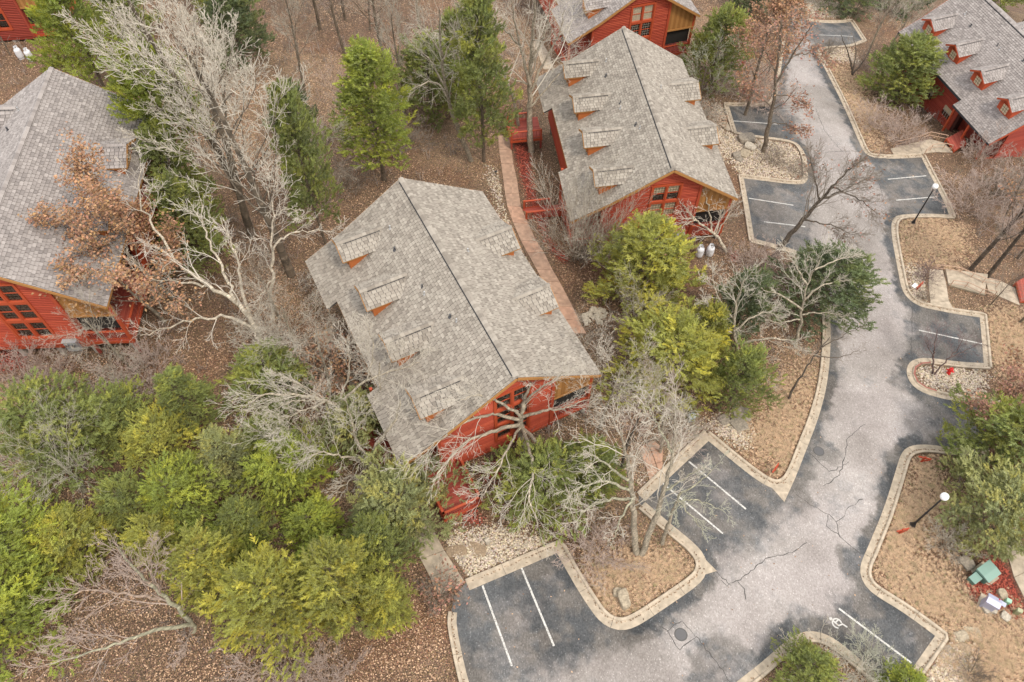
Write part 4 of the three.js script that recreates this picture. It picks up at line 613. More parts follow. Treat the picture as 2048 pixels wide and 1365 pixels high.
boulder(912, 1103, 0.85, 0.1, 0.5, 0.2, 3, 'flat brown stone left of another in the pale gravel by the footpath'); boulder(953, 1101, 0.8, 0.1, 0.55, -0.3, 3, 'flat brown stone nearer the pointed kerb corner in pale gravel'); boulder(975, 1085, 0.22, 0.5, 0.22, 0.6, 2, 'small upright white stone in the gravel right of flat stones');
boulder(1491, 282, 1.05, 0.7, 0.75, 0.2, 1, 'large grey boulder at the kerb of the upper bays by the slope'); boulder(1500, 297, 0.8, 0.5, 0.55, -0.5, 2, 'angular white boulder below the large grey one on the gravel'); boulder(1488, 311, 0.8, 0.5, 0.6, 0.9, 0, 'cream boulder with flat top between white and dark boulders'); boulder(1472, 316, 0.55, 0.6, 0.5, 0.1, 1, 'dark grey boulder at the lower left of the slope boulders'); boulder(1478, 322, 0.45, 0.4, 0.5, 1.1, 1, 'small dark boulder touching the cream one on the slope');
boulder(1482, 831, 0.75, 0.35, 0.7, 0, 1, 'grey boulder at the foot of the green cedar beside leaf litter'); boulder(1477, 852, 0.7, 0.35, 0.8, 0.5, 1, 'brownish grey flat boulder just below the cedar boulder'); boulder(1446, 842, 0.5, 0.35, 0.5, 0.5, 1, 'small grey stone tucked under the cedar edge above the bays');
boulder(1929, 1128, 0.5, 0.4, 0.6, 0.5, 1, 'grey rock left of the green transformer under cedar boughs'); boulder(2003, 1190, 0.35, 0.35, 0.45, 0, 0, 'tan rock touching the right side of the lilac pedestal'); boulder(1970, 1218, 0.3, 0.3, 0.35, 0.3, 2, 'small pale rock at the foot of the lilac pedestal'); boulder(1984, 1222, 0.28, 0.3, 0.3, 1, 2, 'triangular pale rock below the red mulch bed'); boulder(2009, 1235, 0.4, 0.3, 0.35, 0.7, 2, 'large triangular pale rock below the mulch, right of the other');
boulder(1922, 1273, 0.55, 0.2, 0.42, 0.3, 0, 'flat tan rock on dry grass beyond the kerb corner'); boulder(1948, 1272, 0.6, 0.08, 0.7, 0, 0, 'broad flush stone in the dry grass right of the kerb corner'); boulder(1930, 1300, 0.45, 0.15, 0.5, 0.8, 3, 'brown flat stone in gravel near the bottom corner bush'); boulder(1893, 1299, 0.35, 0.12, 0.22, 0.4, 1, 'dark purple grey stone by the corner kerb');
reseed(77);
for (let i = 0; i < 30; i++) { const t = rnd() * 6.28, r = Math.sqrt(rnd()); boulder(1186 + Math.cos(t) * r * 27, 634 + Math.sin(t) * r * 18, rr(0.16, 0.34), rr(0.14, 0.26), rr(0.16, 0.34), rnd() * 3, 2, 'white stone in the pile beside the curved pink footpath', 'white stones of the pile by the footpath'); }
for (let i = 0; i < 14; i++) boulder(1516 + rnd() * 50, 585 + rnd() * 38, rr(0.14, 0.32), rr(0.12, 0.22), rr(0.14, 0.32), rnd() * 3, 2, 'white stone scattered under the bare tree between the cedars', 'white stones under the bare tree');
for (let i = 0; i < 16; i++) boulder(1424 + rnd() * 30, 216 + rnd() * 66, rr(0.14, 0.3), rr(0.12, 0.24), rr(0.14, 0.3), rnd() * 3, i % 3 ? 0 : 1, 'tan stone on the slope beside the entry steps', 'tan stones on the slope by the steps');

// ---- steps and hand rails
const railPaint = lmat(0.5, 0.33, 0.23, 0.6), railRust = lmat(0.3, 0.14, 0.1, 0.7);
function handrail(pts, label, m = railPaint, group) {
  const P = pts.map(([x, y]) => G(x, y)), o = thing('hand_rail', label, 'railing', P[0].clone(), 0, group), q = P.map((p) => p.clone().sub(P[0])); const up = (v, h) => v.clone().add(V(0, h, 0));
  for (let i = 0; i < q.length - 1; i++) { part(o, 'top_rail', rod(up(q[i], 0.95), up(q[i + 1], 0.95), 0.035, 8), m); part(o, 'middle_rail', rod(up(q[i], 0.5), up(q[i + 1], 0.5), 0.028, 8), m); }
  for (let i = 0; i < q.length; i++) { part(o, 'post', rod(up(q[i], -0.2), up(q[i], 0.95), 0.035, 8), m); if (i < q.length - 1 && q[i].distanceTo(q[i + 1]) > 2) { const c = q[i].clone().lerp(q[i + 1], 0.5); part(o, 'post', rod(up(c, -0.2), up(c, 0.95), 0.03, 8), m); } }
}
handrail([[1863, 543], [1897, 546], [1916, 550], [1962, 570], [1992, 575]], 'pale metal hand rail along the upper side of the concrete steps'); handrail([[1899, 574], [1928, 578], [1957, 592], [1985, 596]], 'pale metal hand rail along the lower side of the concrete steps');
handrail([[1786, 297], [1836, 285], [1855, 277], [1890, 284]], 'pale metal hand rail on the far side of the ramp to the dark cabin'); handrail([[1847, 312], [1860, 302], [1885, 300], [1900, 304]], 'short metal hand rail on the near side of the ramp to the dark cabin');
handrail([[1402, 216], [1418, 228], [1438, 246], [1452, 246]], 'pale hand rail climbing past the boulders to the cabin with gas tanks'); handrail([[1398, 228], [1414, 240], [1432, 256], [1450, 258]], 'lower pale hand rail climbing to the cabin with gas tanks');
handrail([[1746, 118], [1768, 128], [1782, 134]], 'short rail by the far cedar of the upper right cabin');
{ // flight of concrete steps
  const p0 = G(1894, 556), o = thing('concrete_steps', 'flight of grey concrete steps leading down from the footpath between hand rails', 'steps', p0), A = [[1889, 543], [1970, 556]], Bq = [[1897, 569], [1968, 588]], n = 9;
  for (let i = 0; i < n; i++) { const f = (l, t) => G(l[0][0] + (l[1][0] - l[0][0]) * t, l[0][1] + (l[1][1] - l[0][1]) * t); const a = f(A, i / n), b = f(A, (i + 1) / n + 0.01), c = f(Bq, (i + 1) / n + 0.01), d = f(Bq, i / n), y = Math.max(a.y, b.y, c.y, d.y) + 0.06; const s = new Soup(), w = [1, 1, 1], T = [a, b, c, d].map((v) => v.clone().setY(y).sub(p0)), U = T.map((v) => v.clone().setY(v.y - 0.6)); s.quad(T[0], T[3], T[2], T[1], w); for (let k = 0; k < 4; k++) s.quad(T[k], T[(k + 1) % 4], U[(k + 1) % 4], U[k], w); const g = s.geo(); g.deleteAttribute('color'); const uv = new Float32Array(g.attributes.position.count * 2); for (let k = 0; k < uv.length / 2; k++) { uv[2 * k] = g.attributes.position.getX(k); uv[2 * k + 1] = g.attributes.position.getZ(k); } g.setAttribute('uv', new THREE.BufferAttribute(uv, 2)); part(o, 'step', g, concreteMat); }
  part(o, 'side_wall', beam(G(1897, 571).sub(p0).add(V(0, 0.05, 0)), G(1968, 591).sub(p0).add(V(0, 0.05, 0)), 0.22, 0.3), rockMats[0]);
}
function platform(list, label, name, lift) { // plank platforms with red boards
  const P = list.map(([x, y]) => G(x, y)), o = thing(name, label, 'deck', P[0].clone()), y = Math.max(...P.map((p) => p.y)) + lift - P[0].y, q = P.map((p) => p.clone().sub(P[0])), n = 12;
  for (let i = 0; i < n; i++) { const l = (a, b, t) => V(a.x + (b.x - a.x) * t, y, a.z + (b.z - a.z) * t); const a = l(q[0], q[1], (i + 0.04) / n), b = l(q[0], q[1], (i + 0.96) / n), c = l(q[3], q[2], (i + 0.96) / n), d = l(q[3], q[2], (i + 0.04) / n), s = new Soup(), w = [1, 1, 1], D = V(0, -0.05, 0); s.quad(a, d, c, b, w); s.quad(a, b, b.clone().add(D), a.clone().add(D), w); s.quad(d, d.clone().add(D), c.clone().add(D), c, w); const g = s.geo(); g.deleteAttribute('color'); part(o, 'plank', g, M.deckRed[i % 3]); }
  for (let k = 0; k < 4; k++) { const a = q[k].clone().setY(y - 0.14), b = q[(k + 1) % 4].clone().setY(y - 0.14); part(o, 'rim_board', beam(a, b, 0.05, 0.2), M.trimRed); part(o, 'leg', rod(V(q[k].x, q[k].y - 0.2, q[k].z), V(q[k].x, y - 0.05, q[k].z), 0.07, 6), M.trimRed); }
}
platform([[2027, 573], [2060, 556], [2072, 612], [2040, 606]], 'red board landing at the right edge below the concrete steps', 'red_landing', 0.3);
platform([[1889, 286], [1916, 277], [1926, 298], [1907, 306]], 'red board landing at the entry of the dark red cabin', 'red_landing', 0.35);
// ------------------------------------------------------------------ trees
const barkTex = pixelTex(256, (i, j) => { const v = 150 + 95 * (fbm(i * 0.09, j * 0.03, 4) - 0.35) + (hash2(i, j) - 0.5) * 40 + (fbm(i * 0.06 + 40, j * 0.06, 3) > 0.6 ? 34 : 0); return [v, v * 0.98, v * 0.94]; });
const bark = { pale: [0.56, 0.5, 0.41], ash: [0.44, 0.39, 0.315], brown: [0.25, 0.205, 0.16], dark: [0.14, 0.112, 0.09], pink: [0.45, 0.35, 0.295], white: [0.72, 0.65, 0.55], lichen: [0.46, 0.45, 0.345], purple: [0.19, 0.13, 0.125] };
const barkMat = {}, twigMat = {}; for (const k in bark) { barkMat[k] = new THREE.MeshStandardMaterial({ map: barkTex, color: lin(...bark[k].map((v) => v * 1.5)), roughness: 0.95 }); twigMat[k] = new THREE.MeshStandardMaterial({ color: lin(...bark[k]), roughness: 0.9 }); }

function turned(d, ang, az) { const a = (Math.abs(d.y) < 0.9 ? UP : V(1, 0, 0)).clone().cross(d).normalize(); const q = a.applyAxisAngle(d, az); return d.clone().applyAxisAngle(q, ang).normalize(); }
// a limb and everything that grows from it; T[0] takes the wood, T[1] the twigs
function grow(T, p, d, len, r, lvl, P) {
  const n = lvl <= 1 ? 7 : lvl === 2 ? 5 : 3, pts = [p.clone()], rad = [r], tip = lvl >= P.max ? 0.35 : 0.3; let dir = d.clone(), q = p.clone();
  for (let i = 1; i <= n; i++) { dir.add(V(rr(-1, 1), rr(-1, 1), rr(-1, 1)).multiplyScalar(P.crook * (lvl === 0 ? 0.35 : 1))).add(V(0, P.up[Math.min(lvl, P.up.length - 1)], 0)).normalize(); q = q.clone().addScaledVector(dir, len / n); pts.push(q); rad.push(Math.max(P.rmin, r * (1 - (1 - tip) * i / n))); }
  T[lvl <= P.wood ? 0 : 1].add(pts, rad, r > 0.09 ? 8 : r > 0.04 ? 5 : 3);
  if (lvl >= P.max) { T.tips.push([q, dir.clone()]); return; }
  sprout(T, pts, rad, len, lvl, P, P.start[Math.min(lvl, P.start.length - 1)]);
}
function sprout(T, pts, rad, len, lvl, P, start) {
  const n = pts.length - 1, k = Math.round(P.kids[lvl] * rr(0.85, 1.15)); let az = rnd() * 6.28;
  for (let j = 0; j < k; j++) {
    const t = start + (1 - start) * (j + rr(0.2, 1)) / k, f = Math.min(n - 1e-3, t * n), i = Math.floor(f), u = f - i, at = pts[i].clone().lerp(pts[i + 1], u), dd = pts[i + 1].clone().sub(pts[i]).normalize(); az += 2.4 + rr(-0.5, 0.5);
    const a = P.ang[Math.min(lvl, P.ang.length - 1)] * rr(0.7, 1.3) * (1 - 0.35 * t), L = len * P.ratio[Math.min(lvl, P.ratio.length - 1)] * rr(0.7, 1.25) * (1 - P.taper * (t - start) / (1 - start + 1e-6));
    const r0 = Math.max(P.rmin, (rad[i] + (rad[i + 1] - rad[i]) * u) * rr(0.24, 0.41));
    grow(T, at, turned(dd, a, az), L, r0, lvl + 1, P);
  }
}
const STYLE = {
  tall: { max: 4, wood: 1, crook: 0.16, up: [0.05, 0.12, 0.1, 0.08], kids: [18, 9, 6, 3], start: [0.32, 0.2, 0.12, 0.08], ang: [0.75, 0.65, 0.65, 0.7], ratio: [0.42, 0.42, 0.45, 0.6], taper: 0.55, rmin: 0.005 },
  spread: { max: 4, wood: 1, crook: 0.24, up: [0.0, 0.06, 0.03, 0.02], kids: [9, 9, 6, 4], start: [0.3, 0.22, 0.15, 0.1], ang: [1.0, 0.75, 0.8, 0.8], ratio: [0.85, 0.42, 0.42, 0.48], taper: 0.25, rmin: 0.005 },
  round: { max: 4, wood: 1, crook: 0.2, up: [0.02, 0.03, 0.02, 0.02], kids: [12, 8, 6, 4], start: [0.35, 0.2, 0.15, 0.1], ang: [1.1, 0.7, 0.75, 0.8], ratio: [0.62, 0.45, 0.42, 0.5], taper: 0.4, rmin: 0.005 },
};
// shape written for a tree 10 m tall
const shapes = new Map();
function bareShape(style, seed) {
  const key = style + seed; if (shapes.has(key)) return shapes.get(key);
  reseed(seed * 97 + 5); const T = [new Tubes(), new Tubes()]; T.tips = [];
  if (style === 'vase' || style === 'shrub') {
    const P = style === 'vase' ? { max: 3, wood: 0, crook: 0.1, up: [0.02, 0.03, 0.03], kids: [7, 5, 3], start: [0.3, 0.2, 0.1], ang: [0.4, 0.45, 0.5], ratio: [0.5, 0.5, 0.5], taper: 0.4, rmin: 0.009 } : { max: 3, wood: 0, crook: 0.22, up: [0.03, 0.04, 0.02], kids: [7, 5, 4], start: [0.2, 0.15, 0.1], ang: [0.7, 0.7, 0.7], ratio: [0.5, 0.5, 0.5], taper: 0.4, rmin: 0.024 };
    const n = style === 'vase' ? 26 : 14, spread = style === 'vase' ? 0.62 : 0.95;
    for (let i = 0; i < n; i++) { const az = i * 2.4 + rr(-0.3, 0.3), a = spread * Math.sqrt((i + 0.5) / n); grow(T, V(Math.cos(az) * 0.25 * Math.sqrt(i / n) * 2, -0.1, Math.sin(az) * 0.5 * Math.sqrt(i / n)), V(Math.sin(a) * Math.cos(az), Math.cos(a), Math.sin(a) * Math.sin(az)), rr(7, 10), style === 'vase' ? 0.05 : 0.085, 0, P); }
  } else {
    const P = STYLE[style];
    if (style === 'spread') grow(T, V(0, -0.3, 0), V(rr(-0.05, 0.05), 1, rr(-0.05, 0.05)).normalize(), 6.4, 0.2, 0, P); else grow(T, V(0, -0.3, 0), V(0, 1, 0), style === 'round' ? 8.2 : 9.6, style === 'round' ? 0.14 : 0.125, 0, P);
  }
  const s = { wood: T[0].geo(), twigs: T[1].geo(), tips: T.tips }; shapes.set(key, s); return s;
}
const G_BARE = 'bare winter trees', G_SHRUB = 'bare winter shrubs', G_CEDAR = 'green cedars', G_OAK = 'oaks with brown leaves';
function bareTree(style, seed, px, py, topY, label, o = {}) {
  const p = G(px, py), h = o.h ?? (style === 'shrub' ? (py - topY) / pxPerM(p) : Math.min(style === 'tall' ? 22 : style === 'vase' ? 7.5 : o.maxH ?? 9.5, heightTo(p, topY))), s = bareShape(style, seed), k = h / 10, shrub = style === 'shrub' || o.shrub;
  const t = thing(shrub ? 'bare_shrub' : 'bare_tree', label, shrub ? 'shrub' : 'tree', p, o.turn ?? (px * 0.37 + py * 0.11) % 6.28, shrub ? G_SHRUB : G_BARE); const w = o.wide ?? 1;
  const trunk = part(t, style === 'shrub' || style === 'vase' ? 'stems' : 'trunk', s.wood, barkMat[o.bark ?? 'ash']), crown = part(t, 'crown', s.twigs, twigMat[o.twig ?? o.bark ?? 'ash']);
  for (const m of [trunk, crown]) m.scale.set(k * w, k, k * w);
  if (o.lean) { const d = G(px + o.lean[0], py + o.lean[1]).sub(p).setY(0); t.rotation.set(0, 0, 0); t.quaternion.setFromUnitVectors(UP, V(d.x, h, d.z).normalize()); }
  if (o.leaves) addLeaves(t, s.tips, k, w, o.leaves, o.leafMat ?? leafMats[0]);
  return t;
}
// dry oak leaves: small bent blades in instances at the twig ends
const leafGeo = (() => { const s = new Soup(), w = [1, 1, 1]; s.tri(V(-0.06, 0.012, 0), V(0, 0, -0.1), V(0, 0, 0.1), w); s.tri(V(0, 0, -0.1), V(0.06, 0.018, 0.01), V(0, 0, 0.1), w); const g = s.geo(); g.deleteAttribute('color'); return g; })();
const leafMats = [[0.36, 0.205, 0.115], [0.3, 0.165, 0.11]];
function addLeaves(t, tips, k, w, count, tone) {
  const s = new Soup(), q4 = new THREE.Quaternion(), src = leafGeo.attributes.position;
  for (let i = 0; i < count; i++) {
    const [q, d] = tips[Math.floor(rnd() * tips.length)], p = V(q.x * k * w, q.y * k, q.z * k * w).addScaledVector(d, -rr(0, 0.5)).add(V(rr(-0.4, 0.4), rr(-0.4, 0.25), rr(-0.4, 0.4))), sc = rr(0.8, 1.5), v = rr(0.6, 1.4), c = [tone[0] * v, tone[1] * v * rr(0.86, 1.08), tone[2] * v * rr(0.8, 1.1)];
    q4.setFromEuler(new THREE.Euler(rr(-1, 1), rnd() * 6.28, rr(-1, 1))); const P = []; for (let j = 0; j < 6; j++) P.push(V(0, 0, 0).fromBufferAttribute(src, j).multiplyScalar(sc).applyQuaternion(q4).add(p)); s.tri(P[0], P[1], P[2], c); s.tri(P[3], P[4], P[5], c);
  }
  part(t, 'leaves', s.geo(), soupMat);
}
// a tree whose main limbs are drawn one by one: each limb is a list of survey points with the height above the soil
function drawnTree(limbs, label, o = {}) {
  const p0 = G(limbs[0].p[0][0], limbs[0].p[0][1]), t = thing('bare_tree', label, 'tree', p0, 0, G_BARE); reseed((limbs[0].p[0][0] * 31 + limbs[0].p[0][1]) | 0);
  const tw = [new Tubes(), new Tubes()]; tw.tips = []; const P = { max: 4, wood: -1, crook: o.crook ?? 0.24, up: [0.02, 0.04, 0.03, 0.02], kids: [0, o.k1 ?? 10, o.k2 ?? 7, 5], start: [0.2, 0.2, 0.15, 0.1], ang: [0.8, 0.7, 0.7, 0.7], ratio: [0.3, o.ratio ?? 0.34, 0.48, 0.6], taper: 0.35, rmin: (o.rmin ?? 0.018) * 0.42 };
  limbs.forEach((l, i) => {
    const raw = l.p.map(([x, y, h]) => G(x, y, h).sub(p0)); if (i === 0) raw[0].y -= 0.3; const c = new THREE.CatmullRomCurve3(raw, false, 'centripetal'), n = raw.length * 4, pts = c.getPoints(n).map((q, k) => k && k < n ? q.add(V(rr(-1, 1), rr(-1, 1), rr(-1, 1)).multiplyScalar((o.wob ?? 0.08))) : q), L = c.getLength(), rad = pts.map((_, k) => l.r * (1 - (1 - (l.end ?? 0.2)) * k / n));
    const T = new Tubes(); T.add(pts, rad, l.r > 0.08 ? 9 : 6); part(t, i === 0 ? 'trunk' : 'limb', T.geo(), barkMat[l.bark ?? o.bark ?? 'pale']); if (!l.bare) sprout(tw, pts, rad, L, 1, P, l.start ?? 0.3);
  });
  part(t, 'crown', mergeTubes(tw), twigMat[o.twig ?? o.bark ?? 'pale']); if (o.leaves) addLeaves(t, tw.tips, 1, 1, o.leaves, leafMats[1]); return t;
}
function mergeTubes(T) { const a = T[0], b = T[1]; const off = a.p.length / 3; const M = new Tubes(); M.p = a.p.concat(b.p); M.n = a.n.concat(b.n); M.i = a.i.concat(b.i.map((k) => k + off)); return M.geo(); }

// ---- cedars: boughs of feathery sprays; a few shapes, written for a crown 6 m tall and 2.6 m wide to each side
const SPRAY = [3, 4, 5].map((seed) => { reseed(seed); const T = [], N = 15; for (let i = 0; i < N; i++) { const t = i / N, az = i * 2.4 + rr(-0.4, 0.4), a = 0.7 + rr(-0.25, 0.25), L = 0.24 * (1 - 0.5 * t) * rr(0.7, 1.25), d = V(Math.sin(a) * Math.cos(az), Math.cos(a), Math.sin(a) * Math.sin(az) * 0.7), side = d.clone().cross(V(rr(-1, 1), rr(-1, 1), rr(-1, 1))).normalize().multiplyScalar(rr(0.024, 0.036)), b = V(0, 0.02 + 0.42 * t, 0), m = b.clone().addScaledVector(d, L * 0.45); T.push([b.clone().add(side), b.clone().addScaledVector(d, L), b.clone().sub(side)], [m.clone().sub(side), m.clone().addScaledVector(d, L * 0.35).addScaledVector(side, 2.4), m.clone().addScaledVector(d, 0.03)]); } return T; });
const cedarShapes = new Map();
function cedarShape(seed, pow, low, slim) {
  const key = [seed, pow, low, slim].join(); if (cedarShapes.has(key)) return cedarShapes.get(key); reseed(seed * 31 + 7);
  const R = slim ? 2.3 : 2.6, h = slim ? 10 : 6, S = new Soup(), W = new Tubes(), q = new THREE.Quaternion(), lobes = Array.from({ length: 6 }, () => [rnd() * 6.28, rr(0.72, 1.25)]), nb = slim ? 100 : 74, v3 = V(0, 0, 0);
  W.add([V(0, -0.3, 0), V(rr(-0.1, 0.1), h * 0.4, rr(-0.1, 0.1)), V(rr(-0.15, 0.15), h * 0.93, 0)], [0.13, 0.09, 0.02], 8);
  for (let i = 0; i < nb; i++) {
    const f = low + (1 - low) * Math.pow((i + rnd()) / nb, 0.9), az = i * 2.39996 + rr(-0.5, 0.5), g = (f - low) / (1 - low); let lob = 1; for (const [a, k] of lobes) lob *= 1 + (k - 1) * Math.max(0, Math.cos(az - a + f * 3));
    const L = R * Math.min(1, 0.66 + 1.7 * g) * Math.pow(1 - g, pow) * lob * rr(0.66, 1.14) + 0.35, rise = 0.15 + 0.6 * g, y0 = f * h, dir = V(Math.cos(az), rise, Math.sin(az)).normalize(), gold = rnd() < 0.36 ? rr(0.45, 1) : rr(0, 0.35), bv = rr(0.74, 1.24);
    W.add([V(0, y0 - 0.1, 0), V(dir.x * L * 0.8, y0 + dir.y * L * 0.8, dir.z * L * 0.8)], [0.03, 0.008], 3);
    const n = Math.round(7 + L * 9.5);
    for (let k = 0; k < n; k++) {
      const s = 0.25 + 0.78 * Math.pow((k + rnd()) / n, 0.7), w = 0.17 + 0.34 * L * Math.min(s, 1.2 - s), c = V(dir.x * L * s, y0 + dir.y * L * s - 0.16 * L * s * s * (1 - g), dir.z * L * s).add(V(rr(-1, 1) * w, rr(-0.5, 0.75) * w, rr(-1, 1) * w));
      q.setFromUnitVectors(UP, dir.clone().multiplyScalar(0.7).add(V(rr(-0.8, 0.8), rr(-0.1, 1), rr(-0.8, 0.8))).normalize()); const sc = rr(0.7, 1.2), v = bv * rr(0.78, 1.22), y = gold * rr(0.6, 1.2), col = [v * (0.84 + 0.5 * y), v * (0.95 + 0.34 * y), v * (1 - 0.15 * y)];
      for (const T of SPRAY[Math.floor(rnd() * 3)]) S.tri(...T.map((p) => p.clone().multiplyScalar(sc).applyQuaternion(q).add(c)), col);
    }
  }
  const r = { crown: S.geo(), wood: W.geo() }; cedarShapes.set(key, r); return r;
}
const TINT = { olive: [0.38, 0.35, 0.064], green: [0.26, 0.272, 0.064], bright: [0.315, 0.335, 0.046], dark: [0.15, 0.175, 0.07], pale: [0.335, 0.32, 0.125] };
const cedarMats = {}; for (const k in TINT) cedarMats[k] = new THREE.MeshPhysicalMaterial({ color: lin(...TINT[k]), vertexColors: true, roughness: 0.9, transmission: 0.35, thickness: 0, side: THREE.DoubleSide });
let cedarCount = 0;
function cedar(px, py, topY, rpx, tint, label, o = {}) {
  rpx *= 1.2; const d = ray(px, py), cosv = -d.y / d.length(), sinv = Math.sqrt(1 - cosv * cosv); let p, h, R;
  if (o.low) { p = G(px, py); h = heightTo(p, topY); R = rpx / pxPerM(p.clone().add(V(0, h * 0.6, 0))); }
  else { const near = G(px, py), k = pxPerM(near) * 1.06; R = rpx / k; h = clamp((py - topY - rpx * cosv * 1.0) / (k * sinv), 1.5 * R, 9); p = G(px, py - rpx * cosv * 0.55); }
  const t = thing('cedar_tree', label, 'tree', p, (px * 0.7 + py) % 6.28, G_CEDAR), slim = h / R > 2.9, s = cedarShape(cedarCount++ % 5, o.pow ?? (R / h > 0.42 ? 0.45 : 0.58), o.low ?? 0.08, slim);
  for (const m of [part(t, 'trunk', s.wood, barkMat.brown), part(t, 'crown', s.crown, cedarMats[tint])]) m.scale.set(R / (slim ? 2.3 : 2.6), h / (slim ? 10 : 6), R / (slim ? 2.3 : 2.6));
  return t;
}
// ------------------------------------------------------------------ which tree stands where
cedar(1285, 655, 470, 112, 'olive', 'wide yellow green cedar hiding the gable foot of the cabin with gas tanks');
cedar(1325, 830, 655, 104, 'olive', 'wide yellow green cedar between the middle cabin corner and the bare white tree');
cedar(1400, 745, 600, 50, 'olive', 'narrow olive cedar joining the two wide yellow green ones on their right');
cedar(1458, 835, 690, 54, 'green', 'fresh green cedar above the grey boulders and the leafy island');
cedar(1630, 670, 500, 92, 'dark', 'dark green round cedar overhanging the main road under white bare boughs');
cedar(1470, 690, 530, 62, 'dark', 'dark green cedar behind white bare branches left of the leafy island');
cedar(1085, 1050, 900, 84, 'green', 'green cedar under bare branches just right of the red front deck');
cedar(1180, 1020, 880, 74, 'green', 'green cedar under bare branches left of the trunk pair by the bays');
cedar(815, 1098, 945, 88, 'pale', 'yellowish drooping cedar beside the red front deck and grey footpath');
cedar(770, 1170, 1030, 66, 'green', 'deep green cedar left of the grey footpath end');
cedar(705, 1280, 1085, 100, 'olive', 'broad golden olive cedar at the lower middle, nearest the leafy slope');
cedar(575, 1300, 1110, 96, 'olive', 'golden olive cedar left of the broadest one at the lower middle');
cedar(440, 1215, 1050, 86, 'olive', 'olive cedar right of the pinkish bare tree at lower left');
cedar(375, 1065, 915, 76, 'bright', 'yellow tipped cedar left of the bright green round one');
cedar(590, 1020, 880, 82, 'bright', 'bright green round cedar left of the radiating bare tree');
cedar(470, 990, 850, 66, 'pale', 'pale olive cedar tucked between the yellow and bright green cedars');
cedar(335, 945, 815, 64, 'olive', 'yellow crowned cedar below the small green one on the bank');
cedar(395, 870, 718, 52, 'green', 'small green cedar alone on the leafy bank under the cabin with piers');
cedar(130, 960, 795, 104, 'green', 'large dull green cedar behind a bare tree at the left edge');
cedar(635, 1110, 1000, 62, 'bright', 'small fresh green cedar between the bright round and deep green cedars');
cedar(510, 1110, 985, 56, 'green', 'dull green cedar in the middle of the lower left thicket');
cedar(60, 1180, 1010, 104, 'bright', 'yellow green cedar at the left edge above the brightest one');
cedar(180, 1150, 1010, 82, 'olive', 'olive cedar right of the yellow green one near the left edge');
cedar(30, 1320, 1140, 96, 'bright', 'brightest green cedar cut by the left edge near the bottom');
cedar(270, 1060, 950, 60, 'green', 'green cedar leaning out between the left thicket and the yellow tipped one');
cedar(330, 1140, 1030, 66, 'olive', 'olive cedar filling the gap above the pinkish bare tree');
cedar(255, 900, 800, 66, 'green', 'green cedar between the dull green one and the yellow crowned one');
cedar(545, 930, 840, 56, 'green', 'green cedar just above the bright green round one');
cedar(655, 1195, 1090, 66, 'bright', 'fresh green cedar above the broad golden olive one');
cedar(490, 1130, 1030, 60, 'bright', 'fresh green cedar above the left golden olive one');
cedar(780, 1270, 1150, 56, 'olive', 'golden cedar at the right rim of the thicket by the russet slope');
cedar(600, 960, 870, 50, 'pale', 'pale green cedar peeping over the bright round one');
cedar(560, 840, 720, 84, 'green', 'green cedar veiled by fanned bare branches left of the middle cabin');
cedar(725, 900, 775, 66, 'pale', 'pale green cedar against the long roof edge of the middle cabin');
cedar(205, 172, -10, 74, 'bright', 'tall bright green cedar above the ridge end of the cabin on piers', { low: 0.15 });
cedar(270, 110, -40, 66, 'green', 'green cedar right of the tall bright one near the top edge');
cedar(398, 392, 128, 66, 'bright', 'tall bright yellow green cedar hiding the roof corner of the cabin on piers', { low: 0.5, pow: 0.34 });
cedar(392, 450, 268, 64, 'green', 'dull green cedar behind white branches right of the brown oak', { low: 0.12 });
cedar(400, 520, 370, 56, 'green', 'low dull green cedar between the brown oak and the white sprawling tree', { low: 0.1 });
cedar(652, 490, 190, 54, 'green', 'slim green cedar with bare trunk at the far corner of the middle cabin', { low: 0.24 });
cedar(768, 360, 105, 76, 'bright', 'solitary yellow green cedar on the leafy ground above the middle cabin', { low: 0.24 });
cedar(865, 260, 80, 66, 'green', 'green cedar right behind the solitary yellow green one');
cedar(968, 325, 10, 62, 'green', 'tall green cedar left of the start of the pink footpath', { low: 0.2 });
cedar(915, 215, -40, 55, 'green', 'green cedar left of the tall one by the footpath');
cedar(1422, 195, 22, 62, 'green', 'green cedar on the right of the topmost cabin gable');
cedar(1790, 232, 72, 78, 'green', 'left one of two green cedars before the dark red cabin'); cedar(1868, 190, 40, 62, 'green', 'right one of two green cedars, touching the dormers of the dark red cabin');
cedar(1965, 985, 800, 104, 'green', 'broad green cedar at the right edge over the hidden parking bays', { pow: 0.45 });
cedar(1955, 1110, 965, 92, 'pale', 'soft pale green cedar above the green utility boxes', { pow: 0.45 });
cedar(1600, 1388, 1290, 60, 'green', 'dark cedar at the bottom edge left of the accessible bay'); cedar(1792, 1400, 1325, 46, 'bright', 'small bright cedar tip poking in at the bottom edge');
cedar(1685, 40, -60, 52, 'dark', 'dark green cedar at the top edge beyond the upper parking bay'); cedar(1790, 45, -50, 60, 'dark', 'dark green cedar at the top edge left of the dark cabin roof');
cedar(1500, 40, -60, 46, 'dark', 'dark green cedar at the top edge left of the road'); cedar(490, 150, -20, 62, 'dark', 'dark green cedar behind the tallest bare tree'); cedar(600, 300, 160, 50, 'dark', 'shadowy green cedar behind the right boughs of the tallest bare tree');
cedar(1980, 30, -60, 50, 'green', 'green cedar behind the ridge of the dark red cabin'); cedar(440, 60, -80, 50, 'green', 'green cedar at the top edge behind bare boughs');

